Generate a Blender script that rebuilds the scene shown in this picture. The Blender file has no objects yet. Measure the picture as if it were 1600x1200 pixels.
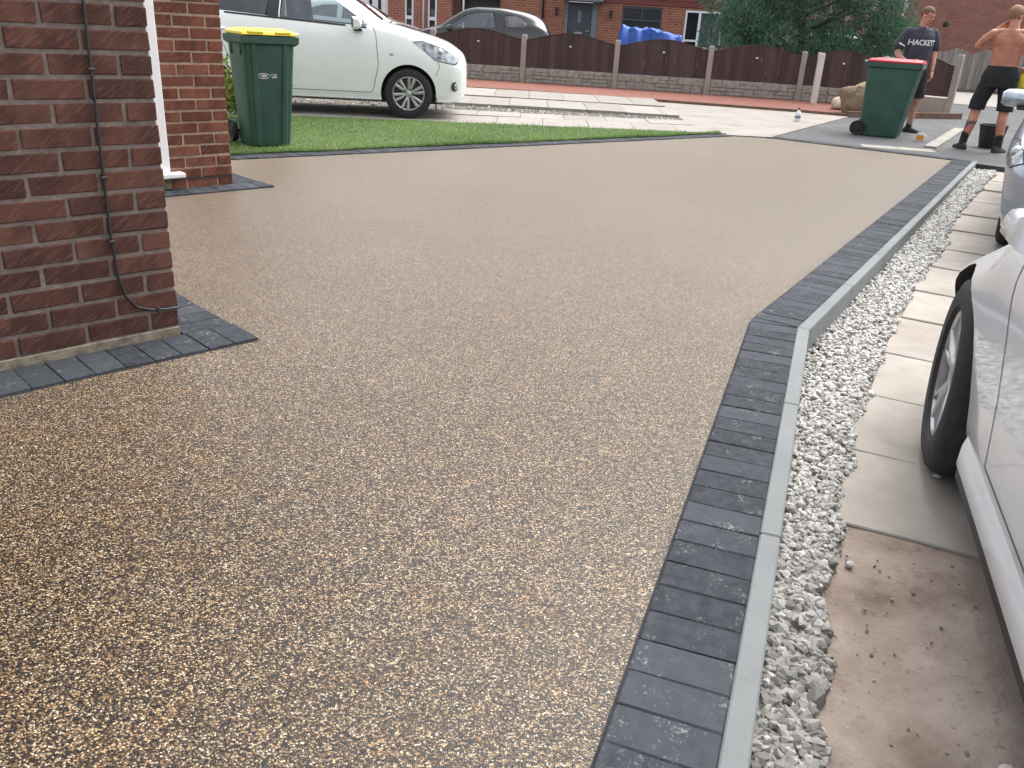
import bpy, bmesh, math, random
import numpy as np
from mathutils import Vector, Matrix
from mathutils.bvhtree import BVHTree
random.seed(7); rng = np.random.default_rng(7)
R = math.radians
S = bpy.context.scene
C = S.collection

# ------------------------------------------------------------------ camera
CAMH, FPX, PITCH, ROLL = 1.171, 1312.1, R(23.12), R(3.38)
cd = bpy.data.cameras.new('camera'); cam = bpy.data.objects.new('camera', cd); C.objects.link(cam)
cd.sensor_width = 36; cd.lens = 36 * FPX / 1600; cd.clip_start = .05; cd.clip_end = 600
fw = Vector((0, math.cos(PITCH), -math.sin(PITCH))); rt = Vector((1, 0, 0)); upv = rt.cross(fw)
Rx = rt * math.cos(ROLL) + upv * math.sin(ROLL); Ux = -rt * math.sin(ROLL) + upv * math.cos(ROLL)
cam.matrix_world = Matrix((( Rx.x, Ux.x, -fw.x, 0), (Rx.y, Ux.y, -fw.y, 0), (Rx.z, Ux.z, -fw.z, CAMH), (0, 0, 0, 1)))
S.camera = cam
S.render.resolution_x, S.render.resolution_y = 1024, 768

# ------------------------------------------------------------------ sky, sun, exposure
SUN_EL, SUN_AZ = R(60), R(46)          # azimuth clockwise from +Y: veiled sun high, ahead and to the right
W = bpy.data.worlds.new('World'); S.world = W; W.use_nodes = True
wn = W.node_tree; wn.nodes.clear()
sky = wn.nodes.new('ShaderNodeTexSky'); sky.sky_type = 'NISHITA'; sky.sun_disc = False
sky.sun_elevation = SUN_EL; sky.sun_rotation = SUN_AZ; sky.air_density = 1.0; sky.dust_density = 4.0; sky.ozone_density = 1.0
hs = wn.nodes.new('ShaderNodeHueSaturation'); hs.inputs['Saturation'].default_value = .22
bg = wn.nodes.new('ShaderNodeBackground'); bg.inputs['Strength'].default_value = .15
wo = wn.nodes.new('ShaderNodeOutputWorld')
wn.links.new(sky.outputs[0], hs.inputs['Color']); wn.links.new(hs.outputs[0], bg.inputs['Color']); wn.links.new(bg.outputs[0], wo.inputs[0])
sd = bpy.data.lights.new('sun', 'SUN'); sd.energy = 1.1; sd.angle = R(50); sd.color = (1, .96, .9)
sun = bpy.data.objects.new('sun', sd); C.objects.link(sun)
sdir = Vector((math.sin(SUN_AZ) * math.cos(SUN_EL), math.cos(SUN_AZ) * math.cos(SUN_EL), math.sin(SUN_EL)))
sun.rotation_euler = sdir.to_track_quat('Z', 'Y').to_euler(); sun.location = sdir * 40
S.view_settings.view_transform = 'Standard'; S.view_settings.look = 'None'
S.view_settings.gamma = 1; S.view_settings.exposure = 1.32
try: S.view_settings.use_curve_mapping = False
except Exception: pass

# ------------------------------------------------------------------ helpers
def ray(px, py):
    return fw + Rx * ((px - 800) / FPX) - Ux * ((py - 600) / FPX)
def ground(px, py, h=0):
    d = ray(px, py); t = (h - CAMH) / d.z
    return Vector((0, 0, CAMH)) + d * t
def on_plane(px, py, P, N):
    d = ray(px, py); o = Vector((0, 0, CAMH)); t = (Vector(P) - o).dot(N) / d.dot(N)
    return o + d * t
def mesh_of(bm, name='mesh', smooth=False, sharp=None):
    me = bpy.data.meshes.new(name); bm.to_mesh(me); bm.free()
    if smooth:
        me.shade_smooth()
        if sharp: me.set_sharp_from_angle(angle=R(sharp))
    return me
def obj(name, data, mat=None, parent=None, loc=None, rotz=None):
    if isinstance(data, bmesh.types.BMesh): data = mesh_of(data, name)
    o = bpy.data.objects.new(name, data); C.objects.link(o)
    if mat is not None and data is not None and len(data.materials) == 0:
        for m in (mat if isinstance(mat, (list, tuple)) else [mat]): data.materials.append(m)
    if parent: o.parent = parent
    if loc is not None: o.location = loc
    if rotz is not None: o.rotation_euler = (0, 0, rotz)
    return o
def tag(o, label, cat, group=None):
    o['label'] = label; o['category'] = cat
    if group: o['group'] = group
    return o
def struct(o): o['kind'] = 'structure'; return o
def stuff(o): o['kind'] = 'stuff'; return o
def thing(name, label, cat, loc=(0, 0, 0), rotz=0, group=None):
    o = bpy.data.objects.new(name, None); C.objects.link(o); o.location = loc; o.rotation_euler = (0, 0, rotz)
    o.empty_display_size = .2
    return tag(o, label, cat, group)
def box(bm, x0, x1, y0, y1, z0, z1, bev=0, M=None):
    vs = [bm.verts.new(v) for v in [(x0,y0,z0),(x1,y0,z0),(x1,y1,z0),(x0,y1,z0),(x0,y0,z1),(x1,y0,z1),(x1,y1,z1),(x0,y1,z1)]]
    fs = [bm.faces.new([vs[i] for i in q]) for q in ((3,2,1,0),(4,5,6,7),(0,1,5,4),(1,2,6,5),(2,3,7,6),(3,0,4,7))]
    if bev:
        es = list({e for f in fs for e in f.edges})
        r = bmesh.ops.bevel(bm, geom=es, offset=bev, segments=1, affect='EDGES')
        vs = list({v for f in r['faces'] for v in f.verts} | {v for v in vs if v.is_valid})
    if M is not None: bmesh.ops.transform(bm, matrix=M, verts=[v for v in vs if v.is_valid])
    return bm
def B(*a, **k): return box(bmesh.new(), *a, **k)
def prism(bm, pts, z0, z1):
    """vertical prism over a plan polygon (counter-clockwise)"""
    a = sum(p[0]*q[1]-q[0]*p[1] for p, q in zip(pts, pts[1:]+pts[:1]))
    if a < 0: pts = pts[::-1]
    lo = [bm.verts.new((p[0], p[1], z0)) for p in pts]; hi = [bm.verts.new((p[0], p[1], z1)) for p in pts]
    bm.faces.new(hi); bm.faces.new(lo[::-1]); n = len(pts)
    for i in range(n): bm.faces.new((lo[i], lo[(i+1)%n], hi[(i+1)%n], hi[i]))
    return bm
def loft(bm, rings, closed=True, caps=True):
    vr = [[bm.verts.new(p) for p in r] for r in rings]
    n = len(vr[0])
    for a, b in zip(vr, vr[1:]):
        for i in range(n if closed else n-1):
            j = (i+1) % n
            bm.faces.new((a[i], a[j], b[j], b[i]))
    if caps:
        bm.faces.new(vr[0][::-1]); bm.faces.new(vr[-1])
    return bm
def tube(bm, path, rad, n=8, caps=True):
    path = [Vector(p) for p in path]; rings = []
    rads = rad if isinstance(rad, (list, tuple)) else [rad]*len(path)
    prev = None
    for i, p in enumerate(path):
        t = (path[min(i+1, len(path)-1)] - path[max(i-1, 0)]).normalized()
        a = Vector((0, 0, 1)) if abs(t.z) < .9 else Vector((1, 0, 0))
        if prev is None: x = t.cross(a).normalized()
        else: x = (prev - t*prev.dot(t)).normalized()
        prev = x; y = t.cross(x)
        rings.append([p + (x*math.cos(k*2*math.pi/n) + y*math.sin(k*2*math.pi/n))*rads[i] for k in range(n)])
    return loft(bm, rings, True, caps)
def lathe(bm, prof, n=32, axis='y', M=None):
    """profile of (radius, along-axis)"""
    rings = []
    for r_, a in prof:
        ring = []
        for k in range(n):
            c, s = math.cos(2*math.pi*k/n)*r_, math.sin(2*math.pi*k/n)*r_
            v = Vector((c, a, s)) if axis == 'y' else Vector((c, s, a))
            ring.append(M @ v if M is not None else v)
        rings.append(ring)
    return loft(bm, rings, True, False)
def fixn(bm): bmesh.ops.recalc_face_normals(bm, faces=bm.faces); return bm

# ------------------------------------------------------------------ materials
class NT:
    def __init__(s, name):
        s.m = bpy.data.materials.new(name); s.m.use_nodes = True; s.t = s.m.node_tree; s.t.nodes.clear()
        s.out = s.n('OutputMaterial'); s.b = s.n('BsdfPrincipled'); s.l(s.b.outputs[0], s.out.inputs[0])
    def n(s, k, **kw):
        x = s.t.nodes.new('ShaderNode' + k)
        for a, v in kw.items(): setattr(x, a, v)
        return x
    def l(s, a, b): s.t.links.new(a, b)
    def co(s, kind='Object'):
        if kind == 'Position': return s.n('NewGeometry').outputs['Position']
        return s.n('TexCoord').outputs[kind]
    def noise(s, vec, scale, detail=4, rough=.55, sx=None):
        if sx:
            mp = s.n('Mapping'); mp.inputs['Scale'].default_value = sx; s.l(vec, mp.inputs[0]); vec = mp.outputs[0]
        x = s.n('TexNoise'); x.inputs['Scale'].default_value = scale; x.inputs['Detail'].default_value = detail; x.inputs['Roughness'].default_value = rough
        s.l(vec, x.inputs['Vector']); return x.outputs['Fac']
    def ramp(s, fac, stops, interp='LINEAR'):
        x = s.n('ValToRGB'); r = x.color_ramp; r.interpolation = interp
        while len(r.elements) < len(stops): r.elements.new(.5)
        for e, (p, c) in zip(r.elements, stops): e.position = p; e.color = (*c, 1) if len(c) == 3 else c
        s.l(fac, x.inputs[0]); return x.outputs[0]
    def mix(s, fac, a, b, mode='MIX'):
        x = s.n('Mix', data_type='RGBA', blend_type=mode)
        for i, v in ((0, fac), (6, a), (7, b)):
            if hasattr(v, 'is_linked'): s.l(v, x.inputs[i])
            elif isinstance(v, (int, float)): x.inputs[i].default_value = v
            else: x.inputs[i].default_value = (*v, 1)
        return x.outputs[2]
    def math(s, op, a, b=0):
        x = s.n('Math', operation=op)
        for i, v in ((0, a), (1, b)):
            if hasattr(v, 'is_linked'): s.l(v, x.inputs[i])
            else: x.inputs[i].default_value = v
        return x.outputs[0]
    def bump(s, h, strength=.5, dist=.01, prev=None):
        x = s.n('Bump'); x.inputs['Strength'].default_value = strength; x.inputs['Distance'].default_value = dist
        s.l(h, x.inputs['Height'])
        if prev is not None: s.l(prev, x.inputs['Normal'])
        s.l(x.outputs[0], s.b.inputs['Normal']); return x.outputs[0]
    def set(s, **k):
        for a, v in k.items():
            i = s.b.inputs[a.replace('_', ' ')]
            if hasattr(v, 'is_linked'): s.l(v, i)
            elif isinstance(v, tuple) and len(v) == 3: i.default_value = (*v, 1)
            else: i.default_value = v
        return s
def sc(c, k): return tuple(max(0, min(1, x*k)) for x in c)
def mat(name, col, rough=.6, var=.15, scale=8, bump=0, bscale=60, metal=0, rnd=0, spec=.5, coat=0, sx=None, bd=.004):
    t = NT(name); v = t.co(); f = t.noise(v, scale, sx=sx)
    c = t.ramp(f, [(.3, sc(col, 1-var)), (.7, sc(col, 1+var))])
    if rnd:
        oi = t.n('ObjectInfo'); h = t.n('HueSaturation'); h.inputs['Saturation'].default_value = 1
        m = t.n('MapRange'); m.inputs[3].default_value = 1-rnd; m.inputs[4].default_value = 1+rnd
        t.l(oi.outputs['Random'], m.inputs[0]); t.l(m.outputs[0], h.inputs['Value']); t.l(c, h.inputs['Color']); c = h.outputs[0]
    t.set(Base_Color=c, Roughness=rough, Metallic=metal)
    t.b.inputs['Specular IOR Level'].default_value = spec; t.b.inputs['Coat Weight'].default_value = coat; t.b.inputs['Coat Roughness'].default_value = .03
    if bump: t.bump(t.noise(v, bscale, 3), bump, bd)
    return t.m

def resin_mat():
    t = NT('resin_bound_aggregate'); v = t.co('Position')
    vo = t.n('TexVoronoi', feature='F1', voronoi_dimensions='2D'); vo.inputs['Scale'].default_value = 262
    wn_ = t.n('TexNoise'); wn_.inputs['Scale'].default_value = 70; wn_.inputs['Detail'].default_value = 2; t.l(v, wn_.inputs['Vector'])
    wk = t.n('VectorMath', operation='SCALE'); wk.inputs['Scale'].default_value = .0045; t.l(wn_.outputs['Color'], wk.inputs[0])
    wa_ = t.n('VectorMath', operation='ADD'); t.l(v, wa_.inputs[0]); t.l(wk.outputs[0], wa_.inputs[1]); t.l(wa_.outputs[0], vo.inputs['Vector'])
    sep = t.n('SeparateColor'); t.l(vo.outputs['Color'], sep.inputs[0])
    stone = t.ramp(sep.outputs[0], [(0, (.009,.006,.004)), (.25, (.040,.026,.016)), (.42, (.115,.077,.044)), (.58, (.235,.166,.095)), (.74, (.42,.325,.21)), (.885, (.25,.14,.056)), (.92, (.05,.049,.053)), (.955, (.66,.575,.44))], 'CONSTANT')
    edge = t.ramp(vo.outputs['Distance'], [(.25, (1,1,1)), (.70, (.13,.105,.09))])
    c = t.mix(1, stone, edge, 'MULTIPLY')
    big = t.noise(v, .9, 4); patch = t.ramp(big, [(.3, (.84,.83,.81)), (.7, (1.1,1.1,1.1))])
    mid = t.ramp(t.noise(v, 22, 4, .65), [(.3, (.82,.80,.78)), (.7, (1.13,1.13,1.13))])
    tint = t.ramp(t.noise(v, 9, 3), [(.4, (1,1,1)), (.72, (1.12,1.0,.84))])
    c = t.mix(1, t.mix(1, t.mix(1, c, patch, 'MULTIPLY'), mid, 'MULTIPLY'), tint, 'MULTIPLY')
    t.set(Base_Color=c, Roughness=.6); t.b.inputs['Specular IOR Level'].default_value = .08
    h = t.ramp(vo.outputs['Distance'], [(.1, (1,1,1)), (.8, (0,0,0))])
    t.bump(h, .7, .002)
    t.b.inputs['Sheen Weight'].default_value = 1.0; t.b.inputs['Sheen Roughness'].default_value = .26; t.b.inputs['Sheen Tint'].default_value = (1, .84, .70, 1)
    t.b.inputs['Coat Weight'].default_value = .75; t.b.inputs['Coat Roughness'].default_value = .30; t.b.inputs['Coat IOR'].default_value = 1.5
    cb = t.n('Bump'); cb.inputs['Strength'].default_value = .3; cb.inputs['Distance'].default_value = .0022; t.l(h, cb.inputs['Height']); t.l(cb.outputs[0], t.b.inputs['Coat Normal'])
    return t.m
def brick_mat(name, a, b, c, dirt=.25):
    t = NT(name); v = t.co(); oi = t.n('ObjectInfo')
    add = t.n('VectorMath', operation='ADD'); k = t.n('VectorMath', operation='SCALE'); k.inputs['Scale'].default_value = 37
    cx = t.n('CombineXYZ'); t.l(oi.outputs['Random'], cx.inputs[0]); t.l(oi.outputs['Random'], cx.inputs[1]); t.l(cx.outputs[0], k.inputs[0])
    t.l(v, add.inputs[0]); t.l(k.outputs[0], add.inputs[1]); vv = add.outputs[0]
    base = t.ramp(oi.outputs['Random'], [(0, a), (.35, b), (.7, c), (1, sc(a, .75))])
    band = t.noise(vv, 9, 2, .5, (1, 1, .6)); base = t.mix(t.ramp(band, [(.42, (0,0,0)), (.62, (.7,.7,.7))]), base, sc(a, .55))
    mp = t.n('Mapping'); mp.inputs['Rotation'].default_value = (0, R(38), 0); t.l(vv, mp.inputs[0])
    drag = t.noise(mp.outputs[0], 70, 3, .6, (.25, 1, 1.6))
    base = t.mix(t.ramp(drag, [(.5, (0,0,0)), (.74, (.55,.55,.55))]), base, sc(c, 1.7))
    base = t.mix(t.ramp(t.noise(vv, 25, 5), [(.5, (0,0,0)), (.8, (dirt,)*3)]), base, (.05, .04, .035))
    t.set(Base_Color=base, Roughness=.85); t.b.inputs['Specular IOR Level'].default_value = .25
    t.bump(drag, .7, .004, None); return t.m
def wallbrick_mat(name, cols, mortar=(.42,.36,.31), sc_=1.0):
    """far walls whose bricks are only two or three pixels high"""
    t = NT(name); v = t.co(); sp = t.n('SeparateXYZ'); t.l(v, sp.inputs[0]); cb = t.n('CombineXYZ')
    t.l(sp.outputs[0], cb.inputs[0]); t.l(sp.outputs[2], cb.inputs[1])
    br = t.n('TexBrick'); br.offset = .5; t.l(cb.outputs[0], br.inputs['Vector'])
    br.inputs['Scale'].default_value = 1; br.inputs['Brick Width'].default_value = .225*sc_; br.inputs['Row Height'].default_value = .075*sc_; br.inputs['Mortar Size'].default_value = .006*sc_
    br.inputs['Color1'].default_value = (*cols[0], 1); br.inputs['Color2'].default_value = (*cols[1], 1); br.inputs['Mortar'].default_value = (*mortar, 1)
    c = t.mix(t.ramp(t.noise(v, 3.5, 5, .6), [(.45, (0,0,0)), (.75, (.5,.5,.5))]), br.outputs[0], sc(cols[0], .5))
    t.set(Base_Color=c, Roughness=.9); t.bump(br.outputs['Fac'], .6, -.006); return t.m
def paver_mat():
    t = NT('charcoal_paver'); v = t.co(); oi = t.n('ObjectInfo')
    add = t.n('VectorMath', operation='ADD'); cx = t.n('CombineXYZ'); m = t.math('MULTIPLY', oi.outputs['Random'], 50)
    t.l(m, cx.inputs[0]); t.l(m, cx.inputs[2]); t.l(v, add.inputs[0]); t.l(cx.outputs[0], add.inputs[1]); vv = add.outputs[0]
    base = t.ramp(oi.outputs['Random'], [(0, (.022,.025,.031)), (.5, (.034,.038,.046)), (1, (.052,.057,.067))])
    base = t.mix(t.ramp(t.noise(vv, 30, 5, .65), [(.35, (0,0,0)), (.75, (.6,.6,.6))]), base, (.075,.081,.092))
    eff = t.math('MULTIPLY', t.noise(vv, 13, 4, .6), t.noise(vv, 120, 3, .7))
    base = t.mix(t.ramp(eff, [(.33, (0,0,0)), (.43, (.38,.38,.38))]), base, (.42,.43,.45))
    t.set(Base_Color=base, Roughness=.8); t.b.inputs['Specular IOR Level'].default_value = .14
    t.bump(t.noise(vv, 260, 3), .45, .002); return t.m
def slab_mat(name, col, var=.2, dirt=(.20,.15,.11), amt=.5, rnd=.12):
    t = NT(name); v = t.co('Position'); oi = t.n('ObjectInfo')
    c = t.ramp(t.noise(v, 5, 5, .6), [(.3, sc(col, 1-var)), (.7, sc(col, 1+var*.5))])
    m = t.n('MapRange'); m.inputs[3].default_value = 1-rnd; m.inputs[4].default_value = 1+rnd; t.l(oi.outputs['Random'], m.inputs[0])
    h = t.n('HueSaturation'); t.l(m.outputs[0], h.inputs['Value']); t.l(c, h.inputs['Color']); c = h.outputs[0]
    c = t.mix(t.ramp(t.noise(v, 1.9, 6, .65), [(.45, (0,0,0)), (.75, (amt,)*3)]), c, dirt)
    c = t.mix(t.ramp(t.noise(v, 60, 4, .7), [(.62, (0,0,0)), (.78, (.5,.5,.5))]), c, sc(dirt, .6))
    t.set(Base_Color=c, Roughness=.85); t.b.inputs['Specular IOR Level'].default_value = .3
    t.bump(t.noise(v, 90, 4), .35, .004); return t.m
def soil_mat():
    t = NT('dry_mud'); v = t.co('Position')
    c = t.ramp(t.noise(v, 3.2, 7, .62), [(.28, (.11,.08,.062)), (.46, (.27,.215,.178)), (.7, (.41,.345,.30))])
    c = t.mix(t.ramp(t.noise(v, 38, 5, .7), [(.58, (0,0,0)), (.74, (.7,.7,.7))]), c, (.095,.065,.05))
    c = t.mix(t.ramp(t.noise(v, 110, 2, .5), [(.68, (0,0,0)), (.76, (.6,.6,.6))]), c, (.42,.38,.33))
    t.set(Base_Color=c, Roughness=.93); t.b.inputs['Specular IOR Level'].default_value = .15
    t.bump(t.noise(v, 26, 8, .68), .8, .012); return t.m
def tarmac_mat():
    t = NT('asphalt'); v = t.co('Position')
    c = t.ramp(t.noise(v, .9, 5, .6), [(.3, (.036,.038,.042)), (.7, (.066,.069,.074))])
    c = t.mix(t.ramp(t.noise(v, 2.4, 6, .7, (1, .35, 1)), [(.52, (0,0,0)), (.75, (.7,.7,.7))]), c, (.14,.144,.15))
    c = t.mix(t.ramp(t.noise(v, 140, 2), [(.5, (0,0,0)), (.7, (.35,.35,.35))]), c, (.2,.2,.2))
    t.set(Base_Color=c, Roughness=.8); t.bump(t.noise(v, 160, 3), .5, .005); return t.m
def concrete_mat(name, col, rough=.85, crack=0):
    t = NT(name); v = t.co('Position')
    c = t.ramp(t.noise(v, 2.2, 6, .6), [(.3, sc(col, .82)), (.7, sc(col, 1.1))])
    c = t.mix(t.ramp(t.noise(v, 45, 5, .7), [(.55, (0,0,0)), (.8, (.4,.4,.4))]), c, sc(col, .5))
    if crack:
        w = t.noise(v, 3, 4); ad = t.n('VectorMath', operation='ADD'); cx = t.n('CombineXYZ'); t.l(w, cx.inputs[0]); t.l(w, cx.inputs[1]); t.l(v, ad.inputs[0]); t.l(cx.outputs[0], ad.inputs[1])
        vo = t.n('TexVoronoi', feature='DISTANCE_TO_EDGE'); vo.inputs['Scale'].default_value = 1.0; t.l(ad.outputs[0], vo.inputs['Vector'])
        k = t.ramp(vo.outputs['Distance'], [(.0, (.75,.75,.75)), (.018, (0,0,0))]); k2 = t.ramp(t.noise(v, .8, 2), [(.5, (0,0,0)), (.6, (1,1,1))])
        c = t.mix(t.mix(1, k, k2, 'MULTIPLY'), c, (.13,.12,.10))
    t.set(Base_Color=c, Roughness=rough); t.b.inputs['Specular IOR Level'].default_value = .3
    t.bump(t.noise(v, 120, 4), .3, .003); return t.m
def leaf_mat(name, cols, trans=.25):
    t = NT(name); at = t.n('Attribute', attribute_name='tone')
    c = t.ramp(at.outputs['Fac'], [(i/(len(cols)-1), x) for i, x in enumerate(cols)])
    t.set(Base_Color=c, Roughness=.6); t.b.inputs['Specular IOR Level'].default_value = .3
    tr = t.n('BsdfTranslucent'); t.l(c, tr.inputs[0]); mx = t.n('MixShader'); mx.inputs[0].default_value = trans
    t.l(t.b.outputs[0], mx.inputs[1]); t.l(tr.outputs[0], mx.inputs[2]); t.l(mx.outputs[0], t.out.inputs[0]); return t.m
def glass_mat(name, tint, trans):
    t = NT(name); g = t.n('BsdfGlossy'); g.inputs['Roughness'].default_value = .02; g.inputs['Color'].default_value = (.9,.95,1,1)
    tr = t.n('BsdfTransparent'); tr.inputs[0].default_value = (*tint, 1); fr = t.n('Fresnel'); fr.inputs[0].default_value = 1.52
    k = t.math('ADD', t.math('MULTIPLY', fr.outputs[0], 1.0), 1-trans)
    mx = t.n('MixShader'); t.l(k, mx.inputs[0]); t.l(tr.outputs[0], mx.inputs[1]); t.l(g.outputs[0], mx.inputs[2]); t.l(mx.outputs[0], t.out.inputs[0]); return t.m
def paint_mat(name, col, metal=0, rough=.28, flake=0):
    t = NT(name); v = t.co(); f = t.noise(v, 3, 4)
    c = t.ramp(f, [(.3, sc(col, .97)), (.7, sc(col, 1.02))])
    dirt = t.ramp(t.noise(v, 14, 6, .7), [(.5, (0,0,0)), (.85, (.12,.12,.12))]); c = t.mix(dirt, c, (.3,.27,.23))
    t.set(Base_Color=c, Roughness=rough, Metallic=metal); t.b.inputs['Coat Weight'].default_value = .8; t.b.inputs['Coat Roughness'].default_value = .04
    return t.m
def attr_mat(name, rough, stops, bump=.3, bscale=150):
    t = NT(name); at = t.n('Attribute', attribute_name='tone'); v = t.co('Position')
    c = t.ramp(at.outputs['Fac'], stops)
    c = t.mix(t.ramp(t.noise(v, 90, 4, .7), [(.45, (0,0,0)), (.75, (.45,.45,.45))]), c, (.16,.145,.13))
    t.set(Base_Color=c, Roughness=rough); t.bump(t.noise(v, bscale, 3), bump, .003); return t.m

M = {}
M['resin'] = resin_mat()
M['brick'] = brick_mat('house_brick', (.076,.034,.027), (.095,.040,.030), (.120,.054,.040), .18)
M['brick_far'] = brick_mat('orange_red_brick', (.130,.048,.031), (.162,.058,.036), (.195,.077,.048), .15)  # lighter and more orange than the near wall's brick
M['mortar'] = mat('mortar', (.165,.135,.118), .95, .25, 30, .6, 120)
M['mortar_pale'] = mat('mortar_pale', (.34,.25,.19), .95, .25, 30, .6, 120)
M['plinth'] = mat('mossy_plinth', (.20,.17,.125), .95, .45, 22, .7, 90)
M['paver'] = paver_mat()
M['bed'] = mat('paver_bedding', (.022,.023,.026), .95, .3, 40, .5, 200)
M['kerb'] = concrete_mat('kerb_concrete', (.185,.197,.20), .85)
M['slab'] = slab_mat('paving_slab', (.33,.303,.27), amt=.55, dirt=(.24,.205,.17), rnd=.07)
M['slab_dark'] = slab_mat('worn_slab', (.33,.30,.27), amt=.4)
M['drive_slab'] = slab_mat('drive_slab', (.30,.278,.252), .16, (.27,.24,.21), .45, .10)
M['soil'] = soil_mat()
M['tarmac'] = tarmac_mat()
M['apron'] = concrete_mat('apron_concrete', (.30,.275,.248), .85, 1)
M['pale_kerb'] = concrete_mat('pale_kerb', (.30,.28,.25))
M['earth'] = mat('earth', (.16,.13,.10), .95, .3, 2, .5, 30)
M['grit'] = mat('dark_grit', (.13,.115,.095), .95, .5, 25, .9, 80, bd=.02)
M['redbed'] = mat('red_chippings', (.235,.092,.066), .9, .4, 45, .9, 90, bd=.02)
M['gravel'] = attr_mat('limestone_chips', .8, [(0, (.085,.08,.072)), (.35, (.21,.203,.188)), (.7, (.41,.40,.38)), (1, (.60,.59,.56))])
M['grassbase'] = mat('turf', (.075,.115,.035), .95, .4, 20, .8, 90, bd=.02)
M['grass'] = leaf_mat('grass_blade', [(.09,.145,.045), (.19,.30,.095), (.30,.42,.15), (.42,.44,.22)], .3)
M['conifer'] = leaf_mat('conifer_spray', [(.036,.078,.060), (.076,.155,.11), (.13,.23,.155), (.20,.22,.125)], .15)
M['shrub'] = leaf_mat('variegated_leaf', [(.045,.075,.018), (.12,.18,.035), (.38,.40,.10), (.60,.58,.26)], .25)
M['limeleaf'] = leaf_mat('lime_leaf', [(.10,.17,.03), (.22,.33,.06), (.36,.46,.11)], .35)
M['bark'] = mat('bark', (.10,.065,.055), .9, .35, 14, .8, 40, bd=.02)
M['upvc'] = mat('white_upvc', (.80,.80,.80), .35, .04, 4)
M['upvc_grey'] = mat('grey_upvc', (.055,.062,.075), .4, .1, 4)
M['upvc_mid'] = mat('slate_frame', (.17,.20,.235), .45, .1, 4)
M['cable'] = mat('black_cable', (.018,.018,.02), .5, .3, 30)
M['bin_green'] = mat('bin_green', (.028,.082,.062), .45, .24, 4, .12, 240, bd=.002)
M['bin_yellow'] = mat('lid_yellow', (.72,.56,.035), .45, .08, 8)
M['bin_red'] = mat('lid_red', (.60,.022,.040), .4, .08, 8)
M['rubber'] = mat('rubber', (.017,.017,.018), .75, .25, 20, .2, 120)
M['tread'] = mat('tyre', (.022,.022,.023), .8, .3, 30, .4, 90)
M['alloy'] = mat('alloy', (.46,.46,.47), .3, .06, 10, metal=.85)
M['alloy_dark'] = mat('alloy_pocket', (.035,.035,.038), .55, .2, 10)
M['blackplastic'] = mat('black_plastic', (.02,.02,.022), .5, .2, 20)
M['printwhite'] = mat('white_print', (.72,.74,.73), .6, .05, 20)
M['fence'] = mat('brown_stained_board', (.060,.036,.032), .75, .22, 6, .4, 60, rnd=.28, sx=(6, 6, .5))
M['post'] = concrete_mat('post_concrete', (.34,.305,.265))
M['post_white'] = concrete_mat('painted_post', (.62,.58,.53))
M['gboard'] = mat('stone_face_board', (.30,.275,.24), .92, .3, 14, .7, 40, bd=.02)
M['wall_a'] = wallbrick_mat('far_brick', ((.36,.12,.066), (.27,.085,.05)), (.44,.33,.26))
M['wall_b'] = wallbrick_mat('far_brick_red', ((.40,.135,.085), (.31,.095,.062)), (.46,.35,.28))
M['wall_c'] = wallbrick_mat('gable_brick', ((.34,.145,.11), (.28,.118,.092)), (.35,.225,.185))
M['wall_dark'] = wallbrick_mat('shadow_brick', ((.13,.06,.05), (.10,.048,.042)), (.19,.14,.12))  # darker brick copy: shadow of the recess put into the colour
M['wall_tan'] = mat('tan_render', (.45,.34,.25), .9, .12, 3)
M['wall_slate'] = mat('slate_panel', (.13,.145,.165), .7, .15, 4)
M['cladding'] = mat('red_cladding', (.17,.042,.032), .55, .15, 3, rnd=.12, sx=(.4, 1, 6))
M['roof'] = mat('roof_tile', (.13,.08,.065), .9, .25, 6, .5, 30)
M['tarp'] = mat('blue_tarp', (.022,.10,.42), .4, .2, 6, .25, 30)
M['glass'] = glass_mat('car_glass', (.80,.88,.88), .90)
M['glass_dark'] = glass_mat('tinted_glass', (.22,.25,.25), .93)
M['pane'] = mat('window_pane', (.02,.022,.028), .06, .3, 2, spec=.8)
M['film'] = mat('film_pane', (.09,.075,.10), .12, .5, 2.5, .3, 6, spec=.7, bd=.02)
M['interior'] = mat('cabin_trim', (.11,.11,.115), .8, .2, 9)
M['seat'] = mat('seat_cloth', (.14,.14,.15), .9, .2, 20)
M['paint_white'] = paint_mat('white_paint', (.85,.865,.86))
M['paint_pearl'] = paint_mat('pearl_white_paint', (.76,.79,.84), .0, .22)
M['paint_silver'] = paint_mat('silver_blue_paint', (.38,.43,.50), .55, .3)
M['paint_black'] = paint_mat('black_paint', (.016,.017,.02), .1, .22)
M['paint_grey'] = paint_mat('pale_silver_paint', (.50,.53,.55), .5, .3)
M['lamp'] = mat('lamp_lens', (.34,.36,.39), .08, .75, 16, .4, 40, metal=.4, spec=.8)
M['amber'] = mat('amber_lens', (.45,.33,.20), .2, .3, 40)
M['skin'] = mat('skin', (.46,.235,.165), .55, .20, 9, .25, 60)
M['skin_tan'] = mat('tanned_skin', (.42,.175,.11), .5, .20, 8, .25, 60)
M['navy'] = mat('navy_cotton', (.042,.045,.062), .9, .18, 12, .35, 14, bd=.02)
M['blackcloth'] = mat('black_cloth', (.014,.014,.016), .9, .25, 10, .35, 14, bd=.02)
M['sock'] = mat('grey_sock', (.40,.41,.44), .9, .2, 40)
M['boot'] = mat('black_boot', (.018,.018,.019), .65, .3, 25)
M['hair'] = mat('fair_hair', (.13,.068,.04), .75, .3, 60, .5, 160)
M['hair_sandy'] = mat('sandy_hair', (.24,.135,.075), .75, .3, 60, .5, 160)
M['tattoo'] = mat('tattoo_ink', (.12,.085,.085), .6, .5, 45)
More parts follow.
